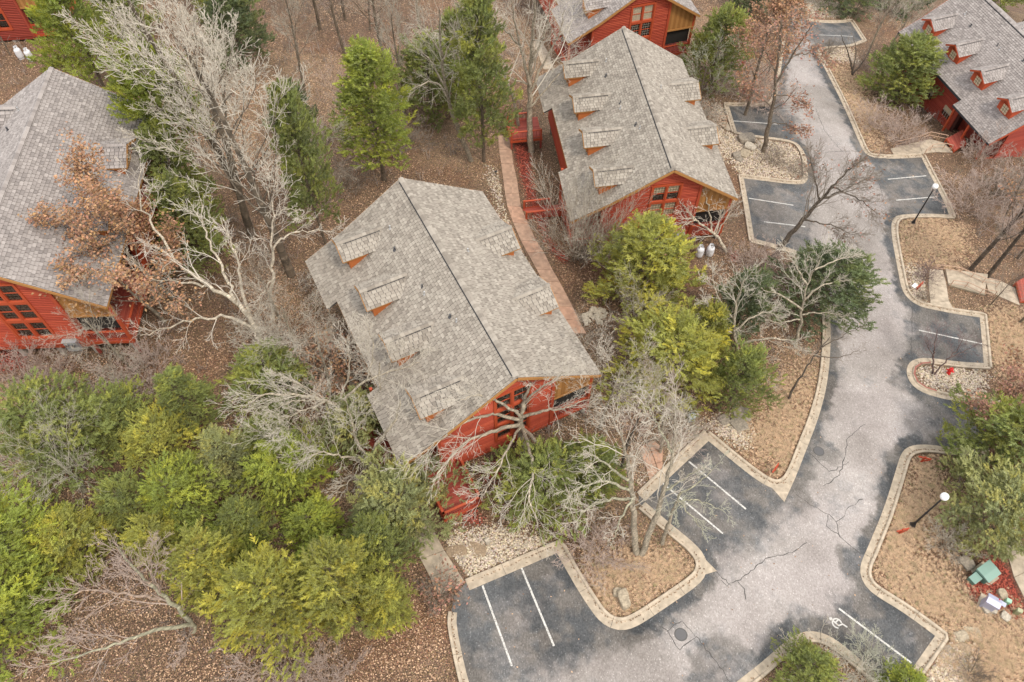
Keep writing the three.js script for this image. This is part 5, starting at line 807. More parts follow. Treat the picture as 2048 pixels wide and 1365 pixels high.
// bare trees drawn limb by limb
drawnTree([
  { p: [[518, 715, 0], [512, 660, 2.0], [470, 605, 4.4], [415, 570, 5.6], [350, 525, 7.2], [305, 490, 8.5]], r: 0.24, bark: 'white' },
  { p: [[470, 605, 4.4], [455, 555, 6], [425, 500, 8], [405, 440, 10], [400, 400, 11.5]], r: 0.13, bark: 'white' }, { p: [[495, 632, 3.2], [480, 560, 6], [470, 500, 8.4], [440, 450, 10.4]], r: 0.13, bark: 'white' },
  { p: [[512, 660, 2], [450, 632, 3.2], [390, 640, 3.0], [330, 655, 2.8], [280, 672, 2.4]], r: 0.13, bark: 'white' }, { p: [[512, 660, 2], [515, 690, 2.0], [508, 720, 1.6], [484, 745, 1.2]], r: 0.09, bark: 'white' },
  { p: [[415, 570, 5.6], [360, 565, 5.8], [310, 560, 6.4], [260, 530, 7.2]], r: 0.1, bark: 'white' }, { p: [[350, 525, 7.2], [300, 440, 9.6], [275, 400, 11], [280, 330, 13]], r: 0.1, bark: 'white' },
], 'sprawling white limbed tree with crooked boughs between the two nearest cabins', { bark: 'white', twig: 'white', k1: 8, k2: 5, crook: 0.36, rmin: 0.024, wob: 0.16 });
drawnTree([{ p: [[540, 640, 0], [545, 560, 3.4], [542, 500, 5.4], [548, 430, 8], [532, 375, 10]], r: 0.16, bark: 'white' }, { p: [[546, 500, 5.6], [575, 470, 6.6], [620, 462, 6.8], [668, 463, 7]], r: 0.09, bark: 'white' }, { p: [[545, 560, 3.4], [522, 590, 3.2], [520, 640, 2.4]], r: 0.07, bark: 'white' }, { p: [[548, 430, 8], [580, 420, 8.6], [596, 435, 8.6]], r: 0.06, bark: 'white' }], 'white crooked tree with one bough reaching to the middle roof corner', { bark: 'white', twig: 'white', k1: 8, k2: 5, crook: 0.34, rmin: 0.024, wob: 0.16 });
drawnTree([
  { p: [[1042, 905, 0], [1043, 868, 2.2], [1042, 835, 4.2], [1050, 800, 6], [1062, 765, 8]], r: 0.3 },
  { p: [[1042, 850, 3.4], [990, 862, 4.6], [940, 880, 5.2], [895, 920, 5.2], [865, 965, 4.6]], r: 0.15 }, { p: [[1042, 840, 4], [985, 830, 5.5], [930, 845, 6.2], [880, 880, 6.2], [830, 925, 5.8]], r: 0.13 },
  { p: [[1043, 860, 2.8], [1060, 900, 4.4], [1066, 950, 5.2], [1060, 1000, 5.0], [1075, 1050, 4.4]], r: 0.14 }, { p: [[1046, 858, 3], [1090, 900, 4.4], [1120, 950, 4.8], [1145, 1010, 4.4]], r: 0.13 },
  { p: [[1044, 835, 4.4], [1090, 822, 6], [1130, 815, 7], [1175, 800, 8]], r: 0.12 }, { p: [[1042, 835, 4.4], [1000, 805, 7], [960, 790, 8.4], [920, 800, 9]], r: 0.11 }, { p: [[1048, 805, 6], [1090, 770, 9], [1130, 745, 11]], r: 0.1 }, { p: [[1043, 850, 3.2], [1015, 900, 4.6], [985, 960, 5], [960, 1000, 4.6]], r: 0.1 },
], 'pale wide armed tree before the gable of the middle cabin, boughs over its red deck', { bark: 'pale', twig: 'pale', k1: 10, k2: 6 });
drawnTree([
  { p: [[1275, 1115, 0], [1268, 1040, 3.0], [1262, 965, 6.0], [1252, 905, 8.4], [1240, 860, 10.4]], r: 0.24, bark: 'ash' }, { p: [[1265, 985, 5.2], [1220, 965, 6.2], [1175, 970, 6.4], [1140, 985, 6.2]], r: 0.1 }, { p: [[1266, 1000, 4.6], [1215, 1000, 5.2], [1175, 1015, 5.2], [1150, 1045, 4.8]], r: 0.1 }, { p: [[1262, 965, 6], [1215, 930, 7.8], [1170, 900, 9]], r: 0.1 }, { p: [[1266, 995, 5], [1240, 1045, 4.2], [1225, 1085, 3.4]], r: 0.08 },
  { p: [[1282, 1112, 0], [1310, 1040, 3.2], [1330, 980, 5.8], [1345, 900, 9], [1352, 840, 11.4]], r: 0.22, bark: 'ash' }, { p: [[1328, 985, 5.6], [1365, 960, 6.8], [1410, 935, 8]], r: 0.08 }, { p: [[1345, 905, 8.8], [1315, 850, 11], [1290, 800, 13]], r: 0.08 },
], 'twin trunked lichen grey tree rising from the leafy island between the lower bays', { bark: 'lichen', twig: 'pale', k1: 8, k2: 5, crook: 0.3, rmin: 0.022 });
drawnTree([{ p: [[1325, 1092, 0], [1340, 1040, 2.4], [1353, 1005, 4.2], [1362, 985, 5.2]], r: 0.15, bark: 'ash' }, { p: [[1353, 1005, 4.2], [1385, 1000, 4.6], [1420, 1010, 4.6], [1450, 1025, 4.4]], r: 0.07 }, { p: [[1356, 1000, 4.4], [1390, 1040, 4.0], [1410, 1075, 3.4]], r: 0.06 }, { p: [[1360, 990, 5], [1400, 965, 6], [1440, 925, 7.2]], r: 0.07 }, { p: [[1360, 990, 5], [1350, 1050, 3.8]], r: 0.05 }], 'short lichen tree spreading low over the painted lower bay lines', { bark: 'lichen', twig: 'lichen', k1: 7, k2: 4, crook: 0.32, rmin: 0.022 });
drawnTree([{ p: [[1538, 525, 0], [1580, 470, 3.0], [1625, 420, 5.6], [1665, 375, 8], [1700, 335, 10.4]], r: 0.26, bark: 'dark' }, { p: [[1640, 400, 6.6], [1690, 380, 7.4], [1740, 355, 8.6]], r: 0.09 }, { p: [[1640, 405, 6.4], [1630, 360, 8.4], [1620, 310, 10.6]], r: 0.09 }, { p: [[1665, 375, 8], [1720, 400, 7.4], [1760, 430, 6.8]], r: 0.07 }, { p: [[1605, 440, 4.6], [1660, 450, 5], [1710, 470, 4.8]], r: 0.08 }, { p: [[1690, 345, 9.8], [1730, 320, 11]], r: 0.08 }], 'dark leaning trunk with thin dark twigs stretched across the road', { bark: 'dark', twig: 'brown', k1: 14, k2: 8, leaves: 260, rmin: 0.022, ratio: 0.42 });
drawnTree([{ p: [[1527, 305, 0], [1538, 250, 3.2], [1548, 200, 6], [1552, 150, 9], [1560, 95, 12], [1562, 45, 15]], r: 0.25, bark: 'brown' }, { p: [[1552, 165, 8], [1580, 120, 10.6], [1605, 80, 13], [1625, 50, 15]], r: 0.13, bark: 'brown' }, { p: [[1590, 110, 11.4], [1620, 108, 11.6], [1660, 118, 11.2]], r: 0.06 }, { p: [[1540, 245, 3.4], [1575, 250, 4], [1610, 265, 3.8]], r: 0.06 }, { p: [[1546, 215, 5.2], [1515, 190, 6.4], [1490, 175, 7]], r: 0.06 }, { p: [[1550, 190, 6.6], [1590, 195, 7], [1615, 215, 6.6]], r: 0.06 }, { p: [[1552, 150, 9], [1530, 100, 11], [1515, 60, 13]], r: 0.08 }], 'slender brown tree with a few russet leaves between the two kerbed upper bays', { bark: 'brown', twig: 'brown', k1: 9, k2: 5, leaves: 2200, rmin: 0.016 });
drawnTree([{ p: [[1455, 505, 0], [1440, 480, 1.2], [1415, 458, 2.4], [1390, 440, 3.6], [1368, 437, 4]], r: 0.17 }, { p: [[1425, 465, 2], [1420, 425, 4], [1408, 385, 6], [1398, 360, 7]], r: 0.09 }, { p: [[1430, 470, 1.8], [1440, 430, 3.6], [1435, 390, 5.4]], r: 0.09 }, { p: [[1400, 448, 3], [1370, 415, 4.6], [1355, 390, 5.6]], r: 0.08 }, { p: [[1435, 468, 1.8], [1460, 425, 3.6], [1475, 400, 4.8]], r: 0.07 }, { p: [[1390, 440, 3.6], [1360, 455, 3.6], [1340, 462, 3.6]], r: 0.05 }], 'small white gnarled tree leaning before the porch of the cabin with gas tanks', { bark: 'white', twig: 'white', k1: 9, k2: 5, rmin: 0.022 });
drawnTree([{ p: [[1590, 700, 0], [1600, 655, 1.8], [1605, 610, 4], [1618, 560, 6.4], [1640, 520, 8.2]], r: 0.15, bark: 'ash' }, { p: [[1605, 620, 3.6], [1560, 590, 5.6], [1515, 575, 6.6]], r: 0.09 }, { p: [[1608, 600, 4.4], [1650, 570, 5.8], [1700, 560, 6.2]], r: 0.09 }, { p: [[1615, 570, 6], [1590, 530, 8], [1570, 500, 9]], r: 0.08 }, { p: [[1600, 640, 2.6], [1560, 645, 3.2], [1520, 640, 3.8]], r: 0.07 }, { p: [[1630, 540, 7.4], [1680, 520, 8], [1710, 510, 8]], r: 0.07 }, { p: [[1604, 630, 3], [1650, 625, 3.8], [1690, 635, 3.8]], r: 0.07 }], 'white twigged tree spreading over the dark round cedar by the main road', { bark: 'pale', twig: 'pale', k1: 9, k2: 6, rmin: 0.02 });
drawnTree([{ p: [[1472, 745, 0], [1475, 700, 2], [1468, 655, 4.2], [1475, 605, 6.4], [1490, 560, 8.4]], r: 0.17, bark: 'ash' }, { p: [[1470, 670, 3.4], [1430, 640, 5], [1410, 605, 6.4]], r: 0.09 }, { p: [[1472, 690, 2.6], [1520, 680, 3.8], [1575, 680, 4.2], [1600, 700, 3.8]], r: 0.1 }, { p: [[1472, 660, 4], [1525, 625, 5.4], [1570, 640, 5]], r: 0.08 }, { p: [[1474, 700, 2.2], [1515, 720, 3], [1540, 770, 2.4]], r: 0.08 }, { p: [[1474, 700, 2.2], [1480, 740, 2.4], [1485, 785, 1.6]], r: 0.06 }, { p: [[1470, 640, 4.8], [1430, 580, 7], [1425, 540, 8]], r: 0.07 }], 'broad white bare tree above the fresh green cedar and leafy island', { bark: 'pale', twig: 'pale', k1: 9, k2: 6, rmin: 0.02 });
drawnTree([{ p: [[1575, 800, 0], [1600, 755, 2.2], [1630, 712, 4], [1660, 675, 5.8]], r: 0.1, bark: 'dark' }, { p: [[1630, 712, 4], [1680, 715, 4], [1720, 700, 4.6]], r: 0.05 }, { p: [[1645, 695, 5], [1690, 670, 6], [1730, 650, 7]], r: 0.05 }], 'thin dark sapling leaning from the leafy island over the gutter', { bark: 'dark', twig: 'brown', k1: 8, k2: 4, rmin: 0.013 });
drawnTree([{ p: [[745, 945, 0], [742, 925, 1.4], [760, 880, 4.4], [790, 840, 6.8], [800, 800, 9]], r: 0.2 }, { p: [[743, 925, 1.4], [715, 885, 4], [705, 850, 6], [690, 800, 8.6]], r: 0.11 }, { p: [[742, 925, 1.6], [690, 915, 3.6], [640, 905, 4.6], [605, 920, 4.4]], r: 0.1 }, { p: [[742, 926, 1.6], [705, 960, 2.6], [665, 985, 2.4]], r: 0.08 }, { p: [[745, 925, 1.6], [770, 970, 2.2], [760, 1000, 1.6]], r: 0.07 }, { p: [[745, 922, 1.8], [800, 915, 3.4], [840, 925, 3.6]], r: 0.08 }, { p: [[742, 925, 1.6], [720, 985, 1.8]], r: 0.06 }, { p: [[744, 924, 1.6], [800, 960, 2.0]], r: 0.06 }], 'many armed bare tree radiating at the near left roof corner of the middle cabin', { bark: 'pale', twig: 'pale', k1: 9, k2: 6 });
drawnTree([{ p: [[690, 870, 0], [675, 815, 3], [640, 800, 4.4], [590, 790, 5.4], [540, 790, 6], [495, 805, 6]], r: 0.16 }, { p: [[640, 800, 4.4], [600, 770, 6.2], [550, 750, 7.4]], r: 0.08 }, { p: [[650, 803, 4.2], [600, 825, 4.6], [545, 845, 4.4]], r: 0.08 }, { p: [[675, 815, 3], [735, 760, 6.6], [790, 742, 7.4], [840, 725, 8.2]], r: 0.1 }, { p: [[672, 820, 2.8], [700, 735, 7], [690, 680, 9.4]], r: 0.09 }, { p: [[735, 760, 6.6], [745, 700, 9], [735, 650, 11]], r: 0.07 }, { p: [[640, 800, 4.4], [585, 805, 5], [520, 830, 5.2]], r: 0.07 }], 'bare tree fanning left from the long roof edge of the middle cabin', { bark: 'pale', twig: 'pale', k1: 9, k2: 6 });
drawnTree([{ p: [[385, 1265, 0], [380, 1245, 1], [330, 1195, 3.6], [280, 1150, 5.8], [235, 1095, 8.4]], r: 0.2, bark: 'lichen' }, { p: [[378, 1250, 1], [310, 1262, 2.4], [240, 1285, 3.2], [170, 1310, 3.4], [90, 1330, 3.4]], r: 0.13, bark: 'lichen' }, { p: [[320, 1188, 4], [300, 1140, 6.4], [310, 1090, 8.6]], r: 0.08 }, { p: [[330, 1200, 3.4], [260, 1190, 4.6], [180, 1180, 5.4], [120, 1195, 5.6]], r: 0.09 }, { p: [[384, 1258, 0.6], [370, 1290, 1.2], [350, 1325, 1.2]], r: 0.08 }, { p: [[300, 1168, 5], [250, 1150, 6.2], [200, 1130, 7.4]], r: 0.08 }, { p: [[240, 1285, 3.2], [180, 1270, 4.2], [100, 1290, 4.2]], r: 0.06 }], 'pinkish bare tree with low forked trunk in the lower left corner', { bark: 'pink', twig: 'pink', k1: 10, k2: 6 });
drawnTree([{ p: [[1062, 305, 0], [1060, 240, 3.4], [1060, 175, 6.8], [1062, 120, 10], [1068, 40, 15], [1072, -20, 19]], r: 0.32, bark: 'pale' }, { p: [[1060, 185, 6.4], [1085, 130, 9.2], [1115, 75, 12.4], [1130, 20, 16]], r: 0.14 }, { p: [[1060, 170, 7.2], [1045, 110, 10.4], [1030, 50, 14], [1020, -10, 18]], r: 0.15 }, { p: [[1061, 130, 9.6], [1090, 60, 13.4], [1100, 0, 17]], r: 0.12 }, { p: [[1060, 215, 5], [1105, 165, 7.4], [1140, 120, 9.4]], r: 0.1 }, { p: [[1060, 170, 7.2], [1010, 155, 7.8], [960, 152, 8], [915, 150, 8.2]], r: 0.09 }, { p: [[1040, 90, 11.4], [1000, 50, 13.4], [960, 10, 16]], r: 0.1 }], 'great pale tree with upright limbs beside the side decks of the cabin with gas tanks', { bark: 'pale', twig: 'pale', k1: 11, k2: 6 });
drawnTree([{ p: [[1040, 280, 0], [1030, 210, 3.6], [1005, 140, 7], [975, 80, 10], [940, 20, 13.4], [925, -10, 15]], r: 0.18, bark: 'pale' }, { p: [[1000, 130, 7.4], [960, 110, 8.4], [920, 85, 9.6], [890, 75, 10.2]], r: 0.08 }, { p: [[975, 80, 10], [965, 30, 12.6], [955, -20, 15]], r: 0.08 }], 'pale tree leaning left beside the great pale tree at the footpath', { bark: 'pale', twig: 'pale', k1: 10, k2: 6 });
drawnTree([{ p: [[945, 325, 0], [920, 265, 3.2], [900, 215, 5.6], [888, 150, 9], [882, 90, 12.6], [878, 20, 17]], r: 0.24, bark: 'ash' }, { p: [[893, 180, 7.4], [860, 120, 10.2], [825, 90, 11.8]], r: 0.11 }, { p: [[898, 200, 6.4], [870, 165, 8], [830, 175, 7.8], [810, 190, 7.4]], r: 0.1 }, { p: [[885, 110, 11.4], [850, 60, 14], [830, 20, 16]], r: 0.09 }, { p: [[886, 120, 11], [910, 60, 14], [915, 10, 17]], r: 0.08 }], 'grey tree with pale crooked bough above the solitary yellow green cedar', { bark: 'pale', twig: 'ash', k1: 10, k2: 6 });

// bare trees grown freely
bareTree('tall', 1, 583, 550, -60, 'tallest bare tree with broad feathered crown, trunk base left of the middle cabin', { bark: 'brown', twig: 'pale', wide: 1.35 });
bareTree('tall', 2, 505, 470, -40, 'tall bare tree standing left of the tallest, crowns mingled', { bark: 'brown', twig: 'pale', wide: 1.3 });
bareTree('tall', 3, 475, 380, -90, 'tall bare tree farthest back of the mingled pale crowns', { bark: 'brown', twig: 'pale', wide: 1.3 });
bareTree('round', 4, 640, 400, 60, 'thin bare tree right of the tallest crown on the leafy slope', { bark: 'brown', twig: 'ash', wide: 1.1 });
bareTree('spread', 5, 374, 500, 215, 'bare grey tree at the roof edge above the brown leafed oak', { bark: 'ash', twig: 'pale', h: 12, wide: 0.75 });
bareTree('tall', 6, 770, 125, -110, 'dark trunked bare tree at the top edge above the solitary cedar', { bark: 'brown', twig: 'ash', wide: 1.2 });
bareTree('tall', 7, 690, 110, -120, 'bare tree at the top edge left of the dark trunked one', { bark: 'brown', twig: 'pink', wide: 1.1 });
bareTree('round', 8, 700, 255, 130, 'twiggy young bare tree on open leaves left of the solitary cedar', { bark: 'brown', twig: 'pink' });
bareTree('tall', 9, 840, 60, -120, 'bare tree at the top edge behind the grey crooked one', { bark: 'ash', twig: 'ash' });
bareTree('tall', 1, 1235, 60, -140, 'slim trunk in front of the topmost cabin roof, left of its windows', { bark: 'brown', twig: 'ash', wide: 0.6, turn: 2 });
bareTree('tall', 2, 1335, 105, -120, 'slim lichen trunk crossing the topmost cabin wall right of its windows', { bark: 'lichen', twig: 'ash', wide: 0.6, turn: 4 });
bareTree('vase', 1, 1155, 520, 330, 'dense fan of many pale stems beside the pink footpath and red mulch', { bark: 'ash', twig: 'ash', wide: 1.15 });
bareTree('vase', 2, 1190, 512, 400, 'lower fan of pale stems nearer the gable with blinds', { bark: 'ash', twig: 'ash', h: 4, wide: 1.1 });
bareTree('spread', 10, 170, 985, 830, 'leafless tree in front of the dull green cedar at the left', { bark: 'lichen', twig: 'ash', wide: 0.95 });
bareTree('round', 11, 1200, 860, 680, 'bare twiggy tree at the near right corner of the middle cabin', { bark: 'ash', twig: 'pale' });
bareTree('round', 12, 1240, 940, 760, 'bare twiggy tree over brown leaves right of the middle cabin', { bark: 'dark', twig: 'ash' });
bareTree('round', 13, 1320, 905, 790, 'low twiggy bare tree beside the pink concrete pad', { bark: 'ash', twig: 'pink', wide: 1.2 });
bareTree('tall', 4, 1940, 540, 300, 'dark trunk on the leafy slope nearest the upper lamp', { bark: 'dark', twig: 'brown', wide: 1.2 });
bareTree('tall', 8, 1975, 555, 330, 'dark trunk just right of the one nearest the upper lamp', { bark: 'dark', twig: 'pink', wide: 1.2 });
bareTree('round', 14, 2035, 520, 320, 'pinkish twigged bare tree at the right edge above the steps', { bark: 'brown', twig: 'pink' });
bareTree('round', 15, 1982, 610, 540, 'small bare sapling beside the lower hand rail of the steps', { bark: 'brown', twig: 'brown', wide: 0.9 });
bareTree('round', 16, 2040, 645, 530, 'bare sapling at the right edge below the red landing', { bark: 'brown', twig: 'brown' });
drawnTree([{ p: [[1868, 752, 0], [1868, 715, 1.5], [1870, 690, 2.6], [1876, 660, 3.8]], r: 0.09, bark: 'purple' }, { p: [[1869, 750, 0.2], [1892, 722, 1.5], [1915, 700, 2.4], [1930, 670, 3.6]], r: 0.07, bark: 'purple' }, { p: [[1868, 715, 1.5], [1850, 680, 3.0]], r: 0.05 }, { p: [[1900, 715, 1.8], [1935, 700, 2.2], [1955, 690, 2.6]], r: 0.045 }], 'small purple twigged tree on the hydrant island', { bark: 'purple', twig: 'purple', k1: 9, k2: 5, rmin: 0.015, ratio: 0.4 });
bareTree('tall', 9, 1735, 110, -60, 'pale bare tree right of the uppermost parking bay', { bark: 'pale', twig: 'pale', wide: 1.1 });
bareTree('spread', 17, 1780, 100, -30, 'pale bare tree at the corner of the dark cabin roof', { bark: 'ash', twig: 'pale' });
drawnTree([{ p: [[1708, 152, 0], [1702, 125, 1.4], [1694, 98, 2.8], [1682, 70, 4.2]], r: 0.14, bark: 'dark' }, { p: [[1706, 148, 0.3], [1730, 118, 1.8], [1745, 92, 3]], r: 0.1, bark: 'dark' }, { p: [[1706, 140, 0.6], [1712, 100, 2.6], [1708, 72, 4]], r: 0.08, bark: 'dark' }], 'dark curling small tree at the kerb near the uppermost bay', { bark: 'dark', twig: 'brown', k1: 5, k2: 3, rmin: 0.016 });
bareTree('spread', 18, 1390, 235, 60, 'bare tree with pale twigs in front of the cedar beside the topmost cabin', { bark: 'brown', twig: 'lichen' });
bareTree('tall', 5, 1590, 60, -110, 'bare tree at the top edge beside the road', { bark: 'brown', twig: 'ash' });
bareTree('round', 19, 600, 730, 560, 'grey twiggy tree beside the pale slab left of the middle cabin', { bark: 'ash', twig: 'ash', wide: 1.1 });
bareTree('round', 20, 265, 740, 590, 'grey twiggy tree at the porch corner of the cabin on piers', { bark: 'ash', twig: 'ash' });
bareTree('round', 21, 2045, 45, -40, 'bare tree behind the dark red cabin at the corner', { bark: 'brown', twig: 'brown' });
bareTree('tall', 10, 20, 110, -60, 'grey trunk crossing the far dark log wall', { bark: 'brown', twig: 'ash', wide: 0.7 });
bareTree('round', 29, 665, 790, 600, 'grey twiggy tree between the entry slabs and the white crooked tree', { bark: 'ash', twig: 'ash', wide: 1.05 });
bareTree('round', 30, 640, 930, 780, 'grey twiggy tree behind the bright green round cedar', { bark: 'ash', twig: 'pale', wide: 1.0 });
bareTree('round', 31, 770, 850, 690, 'pale twiggy tree overhanging the long eave of the middle cabin', { bark: 'pale', twig: 'pale', h: 10.5, wide: 0.9 });
bareTree('tall', 6, 640, 60, -140, 'bare tree at the top edge over the open leaf floor', { bark: 'brown', twig: 'pink', h: 15, wide: 1.1 });
bareTree('round', 32, 560, 640, 520, 'thin grey tree behind the white crooked pair', { bark: 'ash', twig: 'ash', wide: 0.9 });
bareTree('round', 33, 1150, 760, 640, 'bare twiggy tree against the right eave of the middle cabin', { bark: 'ash', twig: 'ash', h: 7.5 });
bareTree('round', 34, 1270, 700, 600, 'thin bare tree between the two wide yellow green cedars', { bark: 'ash', twig: 'ash', h: 8.5, wide: 0.7 });
bareTree('round', 35, 740, 60, -60, 'slight bare tree at the top edge right of the dark trunk', { bark: 'brown', twig: 'pink', h: 9 });
bareTree('tall', 3, 810, 230, -60, 'slender bare tree behind the solitary yellow green cedar', { bark: 'brown', twig: 'ash', h: 13, wide: 0.9 });
bareTree('tall', 8, 690, 40, -140, 'slender dark bare tree among those at the top edge', { bark: 'brown', twig: 'pink', h: 14, wide: 1.1 });
bareTree('tall', 7, 610, 190, -60, 'slender bare tree right of the mingled pale crowns', { bark: 'brown', twig: 'ash', h: 13, wide: 1.0 });
// oaks that keep their brown leaves
bareTree('spread', 22, 345, 598, 300, 'wide oak with rusty brown leaves hanging over the left roof', { bark: 'ash', twig: 'ash', leaves: 10000, h: 14, wide: 0.72, lean: [-70, 10] });
bareTree('round', 23, 330, 645, 430, 'lower brown leafed oak at the roof corner of the cabin on piers', { bark: 'ash', twig: 'ash', leaves: 4500, h: 11, lean: [-40, 0] });
bareTree('tall', 24, 1490, 230, 5, 'oak with orange brown leaves right of the green cedar by the topmost cabin', { bark: 'brown', twig: 'brown', leaves: 5200, wide: 1.15 });
bareTree('tall', 25, 1530, 160, -40, 'brown leafed oak near the top edge beside the road', { bark: 'brown', twig: 'brown', leaves: 2600 });
bareTree('spread', 26, 1965, 880, 730, 'oak with red brown leaves stretching over the bays below the hydrant', { bark: 'brown', twig: 'brown', leaves: 5200, h: 7, wide: 1.3, leafMat: leafMats[1] });
bareTree('round', 27, 2040, 470, 330, 'orange leafed oak top at the right edge over the steps', { bark: 'brown', twig: 'brown', leaves: 1500 });
bareTree('round', 28, 2030, 790, 690, 'brown leafed young oak at the right edge beyond the middle bays', { bark: 'brown', twig: 'brown', leaves: 1500 });
bareTree('shrub', 1, 672, 760, 690, 'low shrub full of orange leaves beside the entry slabs of the middle cabin', { bark: 'brown', leaves: 1700, wide: 1.5 });

// shrubs
for (const [s, x, y, ty, l, b, w] of [
  [2, 1940, 1350, 1300, 'dark bare shrub on gravel at the bottom right corner', 'dark', 1.1], [3, 1850, 556, 520, 'reddish bare shrub on the gravel left of the upper concrete path', 'purple', 1.3], [4, 1845, 598, 575, 'little dark shrub by the kerb below the white board post', 'brown', 1.3],
  [5, 1890, 1095, 1030, 'grey bare shrub under the pale green cedar near the lamp', 'ash', 1.1], [6, 1545, 325, 292, 'small brown shrub in the middle of the gravel island', 'brown', 1.3], [7, 1590, 345, 318, 'small tangled shrub at the rounded end of the gravel island', 'brown', 1.3],
  [8, 1657, 106, 78, 'brown shrub on the small oval island', 'brown', 1], [9, 1950, 330, 255, 'weeping pale shrub against the porch of the dark red cabin', 'pink', 0.9], [10, 1990, 390, 330, 'brownish thicket below the porch of the dark red cabin', 'brown', 1.3], [11, 2035, 400, 325, 'pinkish thicket at the right edge below the dark red cabin', 'pink', 1.3],
  [12, 1930, 420, 345, 'grey brown thicket behind the upper lamp globe', 'pink', 1.4], [13, 1800, 285, 235, 'brown bare shrub on the bank left of the ramp', 'pink', 1.6], [14, 1740, 250, 205, 'reddish bare shrub on the bank beside the long kerb', 'pink', 1.5], [15, 50, 760, 670, 'pinkish bare shrub under the gable of the cabin on piers', 'pink', 1.1], [16, 120, 770, 690, 'second pinkish bare shrub under the cabin on piers, nearer its piers', 'pink', 1.1],
  [17, 230, 790, 720, 'grey bare shrub on the bank below the porch of the cabin on piers', 'ash', 1.6], [18, 300, 770, 690, 'tangled bare shrub left of the white sprawling tree foot', 'pink', 1.5], [19, 545, 720, 640, 'grey tangled shrub right of the white sprawling tree foot', 'ash', 1.5], [20, 880, 1190, 1140, 'small russet leaved shrub at the end of the grey footpath', 'brown', 1.4],
  [21, 1500, 530, 480, 'bare shrub beside the lower gutter of the bays near the gas tanks', 'pink', 1.4], [22, 1560, 560, 500, 'bare pink brown shrub under the leaning dark trunk', 'pink', 1.4], [23, 1190, 1110, 1040, 'purplish twig shrub on the island left of the twin trunk', 'pink', 1.6], [24, 1360, 860, 810, 'bare shrub round the pale blue pedestal', 'ash', 1.6], [25, 1390, 250, 200, 'low shrub on the stony slope beside the hand rails', 'ash', 1.5],
  [26, 1640, 1380, 1300, 'bare twigs over the dark cedar at the bottom edge', 'ash', 1.6], [27, 1730, 1340, 1270, 'thin bare twigs overhanging the accessible bay', 'lichen', 1.5], [28, 560, 1350, 1270, 'pale twigs at the bottom edge under the golden cedars', 'pink', 1.7], [29, 660, 1360, 1290, 'small pale twig clump at the bottom edge right of the other', 'pink', 1.5], [30, 150, 640, 575, 'bare twigs against the red logs of the cabin on piers', 'pink', 1.3],
  [31, 1700, 30, -10, 'brown shrub on the gravel strip above the uppermost bay', 'brown', 1.3], [32, 1480, 190, 130, 'reddish twig shrub on the slope above the upper bays', 'pink', 1.6], [33, 1530, 210, 150, 'grey twig shrub by the top kerb of the upper bays', 'pink', 1.5], [34, 800, 300, 235, 'dark twiggy shrub right of the solitary cedar trunk', 'brown', 1.6], [35, 690, 380, 330, 'thin brown shrub on leaves above the middle cabin ridge', 'brown', 1.6],
]) bareTree('shrub', s % 6, x, y, ty, l, { bark: b, wide: w, leaves: s === 20 ? 260 : 0, leafMat: leafMats[1] });

// ------------------------------------------------------------------ what lies on the ground
reseed(4242);
function scatter(name, geo, m, count, accept, size, tilt, colour, lift) {
  const im = new THREE.InstancedMesh(geo, m, count), M4 = new THREE.Matrix4(), c = new THREE.Color(); let n = 0, tries = 0;
  while (n < count && tries++ < count * 40) {
    const z = -6 - 102 * Math.pow(rnd(), 1.15), wx = 30 - z * 0.42, x = rr(-wx, wx); if (!accept(x, z)) continue;
    const s = rr(...size); M4.compose(V(x, groundY(x, z) + lift, z), new THREE.Quaternion().setFromEuler(new THREE.Euler(rr(-tilt, tilt), rnd() * 6.28, rr(-tilt, tilt))), V(s, s, s)); im.setMatrixAt(n, M4); im.setColorAt(n, c.setRGB(...colour())); n++;
  }
  im.count = n; im.name = name; im.castShadow = im.receiveShadow = true; im.userData = { kind: 'stuff' }; scene.add(im); return im;
}
{ // leaves and grit caught at the foot of the kerbs
  const im = new THREE.InstancedMesh(leafGeo, new THREE.MeshStandardMaterial({ color: 0xffffff, roughness: 0.95, side: THREE.DoubleSide }), 9000), M4 = new THREE.Matrix4(), c = new THREE.Color(); let n = 0;
  for (const k in kerbLines) { const L = kerbLines[k]; for (let i = 1; i < L.length; i++) { const a = L[i - 1], b = L[i], l = Math.hypot(b[0] - a[0], b[1] - a[1]); for (let q = 0; q < l * 15 && n < 9000; q++) { const t = rnd(), x0 = a[0] + (b[0] - a[0]) * t, z0 = a[1] + (b[1] - a[1]) * t; if (fbm(x0 * 0.5, z0 * 0.5, 3) < rr(0.3, 0.6)) continue; const d = 0.03 + 0.1 * Math.pow(rnd(), 2) + (rnd() < 0.12 ? rr(0, 0.4) : 0), x = x0 - (b[1] - a[1]) / l * d, z = z0 + (b[0] - a[0]) / l * d, s = rr(0.35, 0.8), v = rnd(); M4.compose(V(x, hill(x, z) + 0.058, z), new THREE.Quaternion().setFromEuler(new THREE.Euler(rr(-0.5, 0.5), rnd() * 6.28, rr(-0.5, 0.5))), V(s, s, s)); im.setMatrixAt(n, M4); im.setColorAt(n++, c.setRGB(0.09 + 0.25 * v, 0.055 + 0.17 * v, 0.035 + 0.1 * v)); } } }
  im.count = n; im.name = 'gutter_leaves'; im.userData = { kind: 'stuff' }; scene.add(im);
}
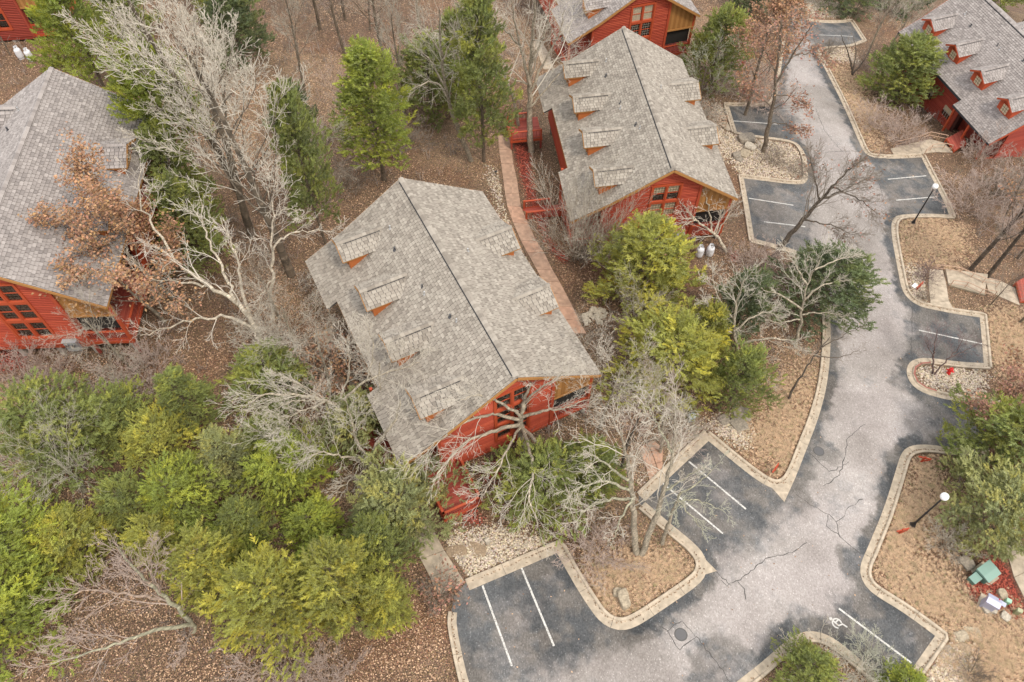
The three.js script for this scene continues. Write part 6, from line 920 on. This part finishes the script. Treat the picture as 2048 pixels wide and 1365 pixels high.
{ // thin undergrowth of the wood: bare whips and dead stalks
  reseed(99); const T = new Tubes(); for (let i = 0; i < 9; i++) { const a = rnd() * 6.28, l = rr(0.5, 1.1), s = rr(0.15, 0.5), p = V(rr(-0.3, 0.3), -0.05, rr(-0.3, 0.3)), q = p.clone().add(V(Math.cos(a) * s * l * 0.5, l * 0.6, Math.sin(a) * s * l * 0.5)), e = p.clone().add(V(Math.cos(a) * s * l * 1.3, l, Math.sin(a) * s * l * 1.3)); T.add([p, q, e], [0.012, 0.009, 0.005], 3); const b = a + rr(-1, 1); T.add([q, q.clone().add(V(Math.cos(b) * 0.3, 0.25, Math.sin(b) * 0.3))], [0.008, 0.004], 3); }
  const g = T.geo(), im = new THREE.InstancedMesh(g, new THREE.MeshStandardMaterial({ color: 0xffffff, roughness: 0.95 }), 2600), M4 = new THREE.Matrix4(), c = new THREE.Color(); let n = 0, tries = 0;
  while (n < 2600 && tries++ < 90000) { const z = -8 - 98 * rnd(), x = rr(-72, 60); if (sample(mPaveSoft, x, z) > 0.02 || sample(mLawn, x, z) > 0.2 || sample(mGravel, x, z) > 0.2 || fbm(x * 0.12 + 3, z * 0.12, 3) < rr(0.38, 0.62)) continue; const s = rr(0.6, 1.6), v = rr(0.22, 0.5); M4.compose(V(x, groundY(x, z), z), new THREE.Quaternion().setFromAxisAngle(UP, rnd() * 6.28), V(s, s * rr(0.7, 1.1), s)); im.setMatrixAt(n, M4); im.setColorAt(n++, c.setRGB(v, v * 0.84, v * 0.73)); }
  im.count = n; im.name = 'undergrowth'; im.userData = { kind: 'stuff' }; scene.add(im);
}
const white = new THREE.MeshStandardMaterial({ color: 0xffffff, roughness: 0.95, side: THREE.DoubleSide });
scatter('fallen_leaves', leafGeo, white, 260000, (x, z) => { const p = sample(mPave, x, z); return rnd() > (p > 0.5 ? 0.996 : 0.15 + 0.6 * sample(mGravel, x, z) + 0.25 * sample(mLawn, x, z) + sample(mMulch, x, z)) && fbm(x * 0.3, z * 0.3, 3) > rr(0.2, 0.6); }, [0.38, 0.8], 0.7, () => { const v = Math.pow(rnd(), 1.5); return [0.2 + 0.5 * v, 0.115 + 0.36 * v, 0.068 + 0.24 * v]; }, 0.035).userData.label = undefined;
const pebble = new THREE.IcosahedronGeometry(0.06, 0).scale(1.1, 0.6, 0.9);
scatter('gravel', pebble, white, 42000, (x, z) => sample(mPave, x, z) < 0.5 && rnd() < sample(mGravel, x, z) * 0.9, [0.5, 1.5], 0.5, () => { const v = rr(0.28, 0.66); return [v, v * rr(0.78, 0.88), v * rr(0.55, 0.72)]; }, 0.015);
const chip = new THREE.BoxGeometry(0.12, 0.025, 0.04);
scatter('mulch_chips', chip, white, 16000, (x, z) => sample(mPave, x, z) < 0.5 && rnd() < sample(mMulch, x, z), [0.6, 1.5], 0.6, () => { const v = rr(0.6, 1.3); return [0.37 * v, 0.08 * v, 0.05 * v]; }, 0.02);
const tuft = (() => { const s = new Soup(), w = [1, 1, 1]; for (let i = 0; i < 7; i++) { const a = i * 0.9, l = 0.1 + 0.02 * (i % 3), d = V(Math.cos(a), 0, Math.sin(a)), e = V(-d.z, 0, d.x).multiplyScalar(0.012); s.tri(d.clone().multiplyScalar(0.02).add(e), d.clone().multiplyScalar(l).add(V(0, 0.09, 0)), d.clone().multiplyScalar(0.02).sub(e), w); } const g = s.geo(); g.deleteAttribute('color'); return g; })();
scatter('dry_grass', tuft, white, 34000, (x, z) => sample(mPave, x, z) < 0.5 && rnd() < sample(mLawn, x, z) * fbm(x * 0.6, z * 0.6, 3) * 1.6, [0.7, 1.6], 0.2, () => { const v = rr(0.7, 1.25), g = rnd() < 0.1; return g ? [0.3 * v, 0.27 * v, 0.13 * v] : [0.6 * v, 0.43 * v, 0.28 * v]; }, 0.01);
for (const o of scene.children) if (o.isInstancedMesh) delete o.userData.label;
shadows(scene);
renderer.render(scene, camera);
